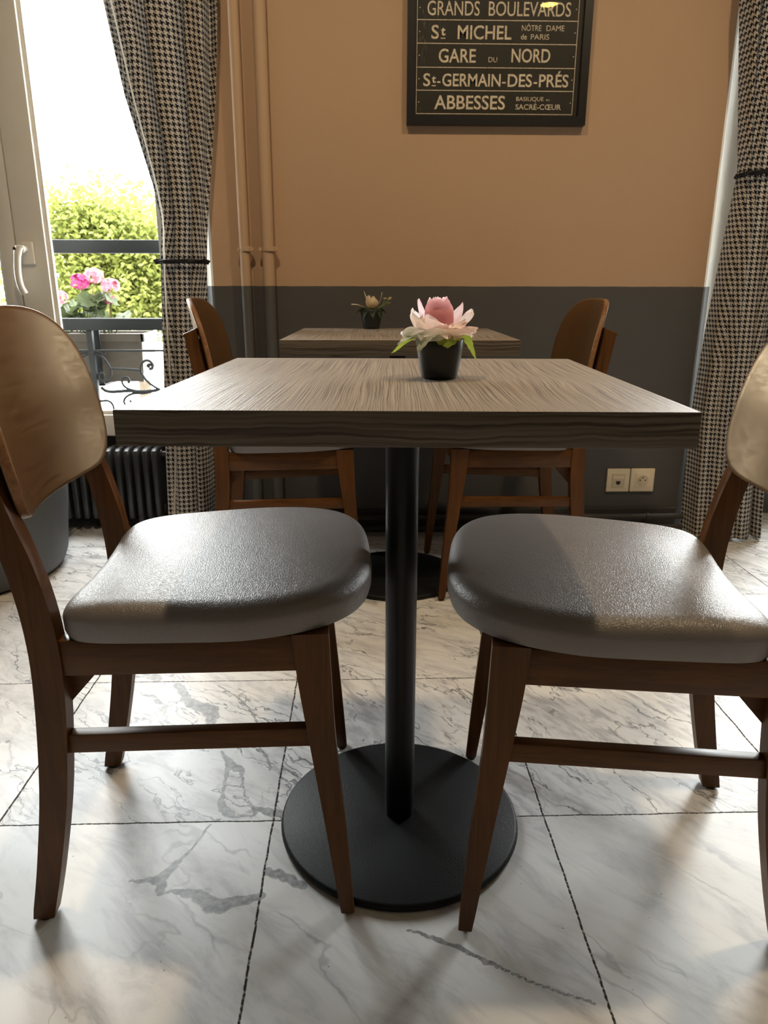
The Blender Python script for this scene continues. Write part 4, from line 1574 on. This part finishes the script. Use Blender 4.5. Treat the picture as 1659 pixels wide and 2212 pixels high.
obj('leaf', leaf_bm((0.004, 0.022, 0.057), (0.1, 1, 0), 0.034, 0.014, (0.006, -0.020), 0.3, 8, 0.0), M_leaf, fp)

fq = flower_pot('potted_lily', 'small dark pot with an artificial cream flower on the back table', (0.026, 2.402, PZ), 0.026, 0.0355, 0.0595)
bm = bmesh.new()
add_tube(bm, [(0, 0, 0.044), (-0.002, 0, 0.070)], 0.0035, 8)
obj('stem', bm, M_stem, fq)
lil = bpy.data.objects.new('lily_head', None)
COL.objects.link(lil)
lil.parent = fq
for k, (ph_, pr, wd) in enumerate((
        (188, [(0.006, 0.062), (0.025, 0.068), (0.045, 0.075), (0.064, 0.076)], [0.006, 0.012, 0.013, 0.004]),
        (165, [(0.006, 0.064), (0.012, 0.078), (0.018, 0.096), (0.024, 0.115)], [0.005, 0.009, 0.008, 0.002]),
        (235, [(0.006, 0.064), (0.016, 0.074), (0.019, 0.090), (0.017, 0.103)], [0.006, 0.014, 0.013, 0.004]),
        (300, [(0.006, 0.062), (0.018, 0.070), (0.024, 0.083), (0.022, 0.094)], [0.006, 0.014, 0.015, 0.006]),
        (5, [(0.006, 0.064), (0.020, 0.074), (0.030, 0.092), (0.034, 0.112)], [0.005, 0.010, 0.008, 0.003]),
        (80, [(0.006, 0.064), (0.018, 0.074), (0.028, 0.088), (0.034, 0.100)], [0.006, 0.013, 0.012, 0.004]))):
    obj('petal', petal_bm(D(ph_), pr, wd, 0.0015, 80 + k, tip=0.2), M_pet_cream, lil)
for k, dr in enumerate(((-1, -0.3), (-0.6, -0.9), (0.1, -1), (0.7, -0.8), (1, 0.1), (0.2, 1))):
    obj('leaf', leaf_bm((dr[0] * 0.014, dr[1] * 0.014, 0.062), (dr[0], dr[1], 0), 0.046 if abs(dr[0]) > 0.8 else 0.030, 0.014, (0.008, -0.040), 0.3, 7, 0.2), M_leafd, fq)
sprig = bmesh.new()
tips = [(0.056, -0.01, 0.090), (0.055, 0.0, 0.078), (0.043, 0.004, 0.092), (0.060, 0.006, 0.094)]
for tp in tips:
    add_tube(sprig, catmull([(0.016, 0, 0.062), (0.034, tp[1] * 0.5, 0.070), tp], 6), 0.0011, 6)
sp_o = obj('sprig', sprig, M_stem, fq)
for i, tp in enumerate(tips):
    bm = bmesh.new()
    for k in range(5):
        a = 2 * math.pi * k / 5
        c = Vector(tp) + Vector((math.cos(a) * 0.0035, math.sin(a) * 0.0035, 0.002))
        bmesh.ops.create_icosphere(bm, subdivisions=1, radius=0.0026, matrix=Matrix.Translation(c) @ Matrix.Diagonal((1, 1, 0.7, 1)))
    bmesh.ops.create_icosphere(bm, subdivisions=1, radius=0.002, matrix=Matrix.Translation(Vector(tp)))
    obj('blossom', bm, M_bud, sp_o)

# ------------------------------------------------------------------ outside: balcony rail, flower box, trees
F_, TAN_ = 1560.0, None


def pix(px, py, y):
    """world point on the plane at depth y seen at photo pixel (used to trace the ironwork)"""
    u0, v0 = px - 829.5, py - 1106.0
    u, v = u0 * cr + v0 * sr, -u0 * sr + v0 * cr
    d = fw * 1.0 + rt * (u / F_) - up * (v / F_)
    k = y / d.y
    return Vector((0, 0, 0.8667)) + d * k


RYD = 2.985
rail = thing('balcony_railing', 'black wrought iron balcony railing with scrolls outside the left window', 'railing', (-1.2, RYD, 0))


def rl(p):
    return (p[0] + 1.2, p[1] - RYD, p[2])


obj('handrail', box_bm(-0.72, 0.72, -0.024, 0.024, 1.004, 1.052, bevel=0.005), M_iron, rail)
obj('lower_rail', box_bm(-0.72, 0.72, -0.020, 0.020, 0.716, 0.762, bevel=0.004), M_iron, rail)
obj('bottom_rail', box_bm(-0.72, 0.72, -0.008, 0.008, 0.20, 0.222, bevel=0.003), M_iron, rail)
for xx in (-0.70, 0.112, 0.70):
    obj('rail_post', box_bm(xx - 0.011, xx + 0.011, -0.011, 0.011, 0.20 if abs(xx) < 0.5 else 0.0, 0.716 if abs(xx) < 0.5 else 1.004, bevel=0.002), M_iron, rail)
bm = bmesh.new()
add_tube(bm, [(-0.70, 0, 0.636), (0.70, 0, 0.636)], 0.0045, 8)
obj('thin_bar', bm, M_iron, rail)
SC = 0.1537
curves = [
    [(-60, 1330), (40, 1300), (120, 1310), (230, 1350), (310, 1420), (380, 1535), (392, 1620), (350, 1690), (280, 1712), (225, 1685), (215, 1630), (250, 1600), (290, 1620), (285, 1650)],
    [(380, 1535), (600, 1545), (805, 1562)],
    [(935, 1515), (905, 1500), (925, 1480), (965, 1490), (968, 1530), (930, 1545)],
    [(968, 1530), (975, 1480), (930, 1430), (870, 1425), (820, 1470), (808, 1562), (835, 1630), (890, 1705), (990, 1785), (1080, 1832)],
    [(250, 1800), (320, 1850), (420, 1862), (650, 1850), (860, 1862), (1080, 1835)],
    [(860, 1862), (720, 1845), (610, 1810), (555, 1755), (548, 1700), (585, 1662), (630, 1672), (648, 1715), (628, 1740)],
    [(1000, 1850), (860, 1880), (700, 1890), (610, 1930), (572, 1990), (590, 2040), (640, 2050), (670, 2010), (650, 1980)],
    [(200, 2000), (290, 1990), (360, 1995), (410, 2040), (435, 2120)],
]
for ci, cpts in enumerate(curves):
    w3 = [pix(180 + X * SC, 560 + Y * SC, RYD) for X, Y in cpts]
    rad = 0.0068 if ci == 4 else 0.0048
    bm = bmesh.new()
    add_tube(bm, catmull([rl(p) for p in w3], 6), rad, 8)
    obj('scroll', bm, M_iron, rail)
    if ci in (0, 3, 5, 6):       # the same scrolls repeat on the other side of the post
        bm = bmesh.new()
        add_tube(bm, catmull([(0.224 - rl(p)[0], 0, p.z) for p in w3], 6), rad, 8)
        obj('scroll', bm, M_iron, rail)

M_box = mat_plain('brown_flower_box', (0.075, 0.062, 0.050), 0.6, 0.08, 40, 0.3)
fb = thing('flower_box', 'brown plastic flower box hung outside the left window railing', 'flower box', (-1.25, 3.18, 0.50))
bm = bmesh.new()
x0, x1 = -0.50, 0.325
for (za, zb, g0, g1) in ((0.0, 0.185, 0.0, 0.012),):
    v = [bm.verts.new(p) for p in ((x0, -0.085, za), (x1, -0.085, za), (x1, 0.085, za), (x0, 0.085, za),
                                   (x0 - g1, -0.10, zb), (x1 + g1, -0.10, zb), (x1 + g1, 0.10, zb), (x0 - g1, 0.10, zb))]
    for f in ((0, 3, 2, 1), (4, 5, 6, 7), (0, 1, 5, 4), (1, 2, 6, 5), (2, 3, 7, 6), (3, 0, 4, 7)):
        bm.faces.new([v[i] for i in f])
obj('trough', bm, M_box, fb, smooth=False)
bm = bmesh.new()
for a in ((x0 - 0.022, x1 + 0.022, -0.112, -0.098), (x0 - 0.022, x1 + 0.022, 0.098, 0.112), (x0 - 0.022, x0 - 0.008, -0.112, 0.112), (x1 + 0.008, x1 + 0.022, -0.112, 0.112)):
    add_box(bm, a[0], a[1], a[2], a[3], 0.165, 0.198, 0.003)
obj('rim', bm, M_box, fb, smooth=False)
obj('soil', box_bm(x0, x1, -0.095, 0.095, 0.184, 0.190), M_soil, fb, smooth=False)
bm = bmesh.new()
for xx in (x0 + 0.08, x1 - 0.16):
    add_box(bm, xx - 0.012, xx + 0.012, -0.150, -0.099, 0.255, 0.262)
    add_box(bm, xx - 0.012, xx + 0.012, -0.135, -0.128, -0.01, 0.26)
    add_box(bm, xx - 0.012, xx + 0.012, -0.135, 0.09, -0.012, -0.003)
obj('hanging_bracket', bm, M_iron, fb, smooth=False)

M_ger = mat_sheet('geranium_pink', (0.30, 0.025, 0.12), (0.42, 0.07, 0.20), 0.35, 0.6, 60)
M_ger2 = mat_sheet('geranium_pale', (0.42, 0.10, 0.16), (0.62, 0.30, 0.36), 0.35, 0.6, 60)
M_gleaf = mat_sheet('geranium_leaf', (0.035, 0.055, 0.018), (0.09, 0.11, 0.05), 0.3, 0.6, 60)
M_gstem = mat_sheet('geranium_stem', (0.20, 0.16, 0.07), (0.30, 0.24, 0.10), 0.1, 0.6, 60)
rnd = random.Random(5)


def geranium(label, base, heads, leaves, seed):
    rn = random.Random(seed)
    t = thing('geranium', label, 'plant', base, 0, 'geraniums in the flower box')
    st = bmesh.new()
    for (hx, hy, hz, hr, mt) in heads:
        add_tube(st, catmull([(hx * 0.2, hy * 0.2, -0.005), (hx * 0.55, hy * 0.5, hz * 0.5), (hx, hy, hz - 0.012)], 6), 0.0028, 6)
    for k in range(leaves):
        pass
    obj('stem', st, M_gstem, t)
    for (hx, hy, hz, hr, mt) in heads:
        bm = bmesh.new()
        for i in range(46):
            d = Vector((rn.gauss(0, 1), rn.gauss(0, 1), rn.gauss(0.25, 0.9))).normalized()
            c = Vector((hx, hy, hz)) + Vector((d.x * hr, d.y * hr, d.z * hr * 0.75))
            a, b = d.orthogonal().normalized(), None
            b = d.cross(a)
            s = rn.uniform(0.009, 0.014)
            tw = rn.uniform(0, 6.28)
            for q in range(5):
                an = tw + 2 * math.pi * q / 5
                u = a * math.cos(an) + b * math.sin(an)
                w = a * -math.sin(an) + b * math.cos(an)
                vs = [bm.verts.new(c + p) for p in (Vector((0, 0, 0)), u * s * 0.7 + w * s * 0.42 + d * 0.002, u * s + d * 0.001, u * s * 0.7 - w * s * 0.42 + d * 0.002)]
                bm.faces.new(vs)
        obj('flower_head', bm, mt, t, smooth=False)
    for k in range(leaves):
        an = rn.uniform(0, 6.28)
        rr = rn.uniform(0.02, 0.095)
        c = Vector((math.cos(an) * rr, math.sin(an) * rr * 0.7, rn.uniform(0.03, 0.155)))
        nrm = Vector((rn.gauss(0, 0.6), rn.gauss(-0.5, 0.6), 0.8)).normalized()
        a = nrm.orthogonal().normalized()
        b = nrm.cross(a)
        s = rn.uniform(0.022, 0.042)
        bm = bmesh.new()
        cen = bm.verts.new(c - nrm * 0.006)
        ring = []
        for i in range(26):
            th_ = 2 * math.pi * i / 26
            r_ = s * (1 + 0.07 * math.sin(th_ * 9) + 0.06 * math.sin(th_ * 5)) * (0.55 + 0.45 * min(1, abs(th_ - math.pi) * 2.0 + 0.15))
            ring.append(bm.verts.new(c + a * math.cos(th_) * r_ + b * math.sin(th_) * r_ + nrm * 0.004 * math.sin(th_ * 5)))
        for i in range(26):
            bm.faces.new((cen, ring[i], ring[(i + 1) % 26]))
        add_tube(bm, [(c.x * 0.3, c.y * 0.3, 0), tuple(c - nrm * 0.006)], 0.0018, 5)
        obj('leaf', bm, M_gleaf, t)
    return t


gz = 0.69
geranium('pink and pale geranium with two flower heads left in the flower box', (-1.165, 3.18, gz), [(-0.012, 0.0, 0.212, 0.038, M_ger), (0.046, 0.01, 0.236, 0.036, M_ger2)], 15, 11)
geranium('pale pink geranium to the right in the flower box', (-1.070, 3.18, gz), [(0.018, 0.0, 0.196, 0.036, M_ger2), (0.008, 0.0, 0.140, 0.020, M_ger2)], 11, 12)
geranium('geranium half hidden behind the left window stile', (-1.275, 3.18, gz), [(0.005, 0.0, 0.150, 0.034, M_ger2), (-0.05, 0.02, 0.19, 0.034, M_ger)], 12, 13)

M_tree = mat_sheet('tree_leaf', (0.095, 0.120, 0.020), (0.26, 0.275, 0.070), 0.45, 0.6, 3.0, 0.0)
M_bark = mat_plain('bark', (0.09, 0.07, 0.05), 0.9, 0.3, 20, 0.2, 0, 0.8, 0.02, 30)


def tree(label, cx, cy, z0, z1, rx, ry, n, seed, size):
    rn = random.Random(seed)
    t = thing('street_tree', label, 'tree', (cx, cy, -4.0), 0, 'trees outside the window')
    bm = bmesh.new()
    zc, rz_ = (z0 + z1) / 2 + 4, (z1 - z0) / 2
    clumps = []
    for k in range(60):
        d = Vector((rn.gauss(0, 1), rn.gauss(0, 1), rn.gauss(0, 1))).normalized() * rn.uniform(0.35, 0.95)
        clumps.append((Vector((d.x * rx, d.y * ry, zc + d.z * rz_)), rn.uniform(0.3, 0.55)))
    for i in range(n):
        c, cr_ = clumps[rn.randrange(len(clumps))]
        p = c + Vector((rn.gauss(0, 1), rn.gauss(0, 1), rn.gauss(0, 0.8))) * cr_ * 0.55
        nrm = Vector((rn.gauss(0, 0.7), rn.gauss(0, 0.7), 0.8)).normalized()
        a = nrm.orthogonal().normalized()
        an = rn.uniform(0, 6.28)
        b = nrm.cross(a)
        u = a * math.cos(an) + b * math.sin(an)
        w = nrm.cross(u)
        s = size * rn.uniform(0.7, 1.3)
        vs = [bm.verts.new(p + q) for q in (-u * s, w * s * 0.55 - u * s * 0.1 + nrm * s * 0.12, u * s * 0.5 + w * s * 0.38, u * s * 1.05 - nrm * s * 0.15, u * s * 0.5 - w * s * 0.38, -w * s * 0.55 - u * s * 0.1 + nrm * s * 0.12)]
        bm.faces.new((vs[0], vs[1], vs[2], vs[3]))
        bm.faces.new((vs[0], vs[3], vs[4], vs[5]))
    obj('foliage', bm, M_tree, t, smooth=False)
    bm = bmesh.new()
    add_tube(bm, [(0, 0, 0), (0.05, 0, 2.0), (0, 0.1, zc)], [0.16, 0.12, 0.04], 10)
    obj('trunk', bm, M_bark, t)
    return t


tree('green street tree outside the left window, behind the flower box', -2.9, 9.6, 0.1, 2.25, 1.5, 1.0, 36000, 3, 0.036)
tree('green street tree outside at the far left of the left window', -6.0, 10.4, -0.4, 1.6, 0.9, 0.8, 14000, 4, 0.036)
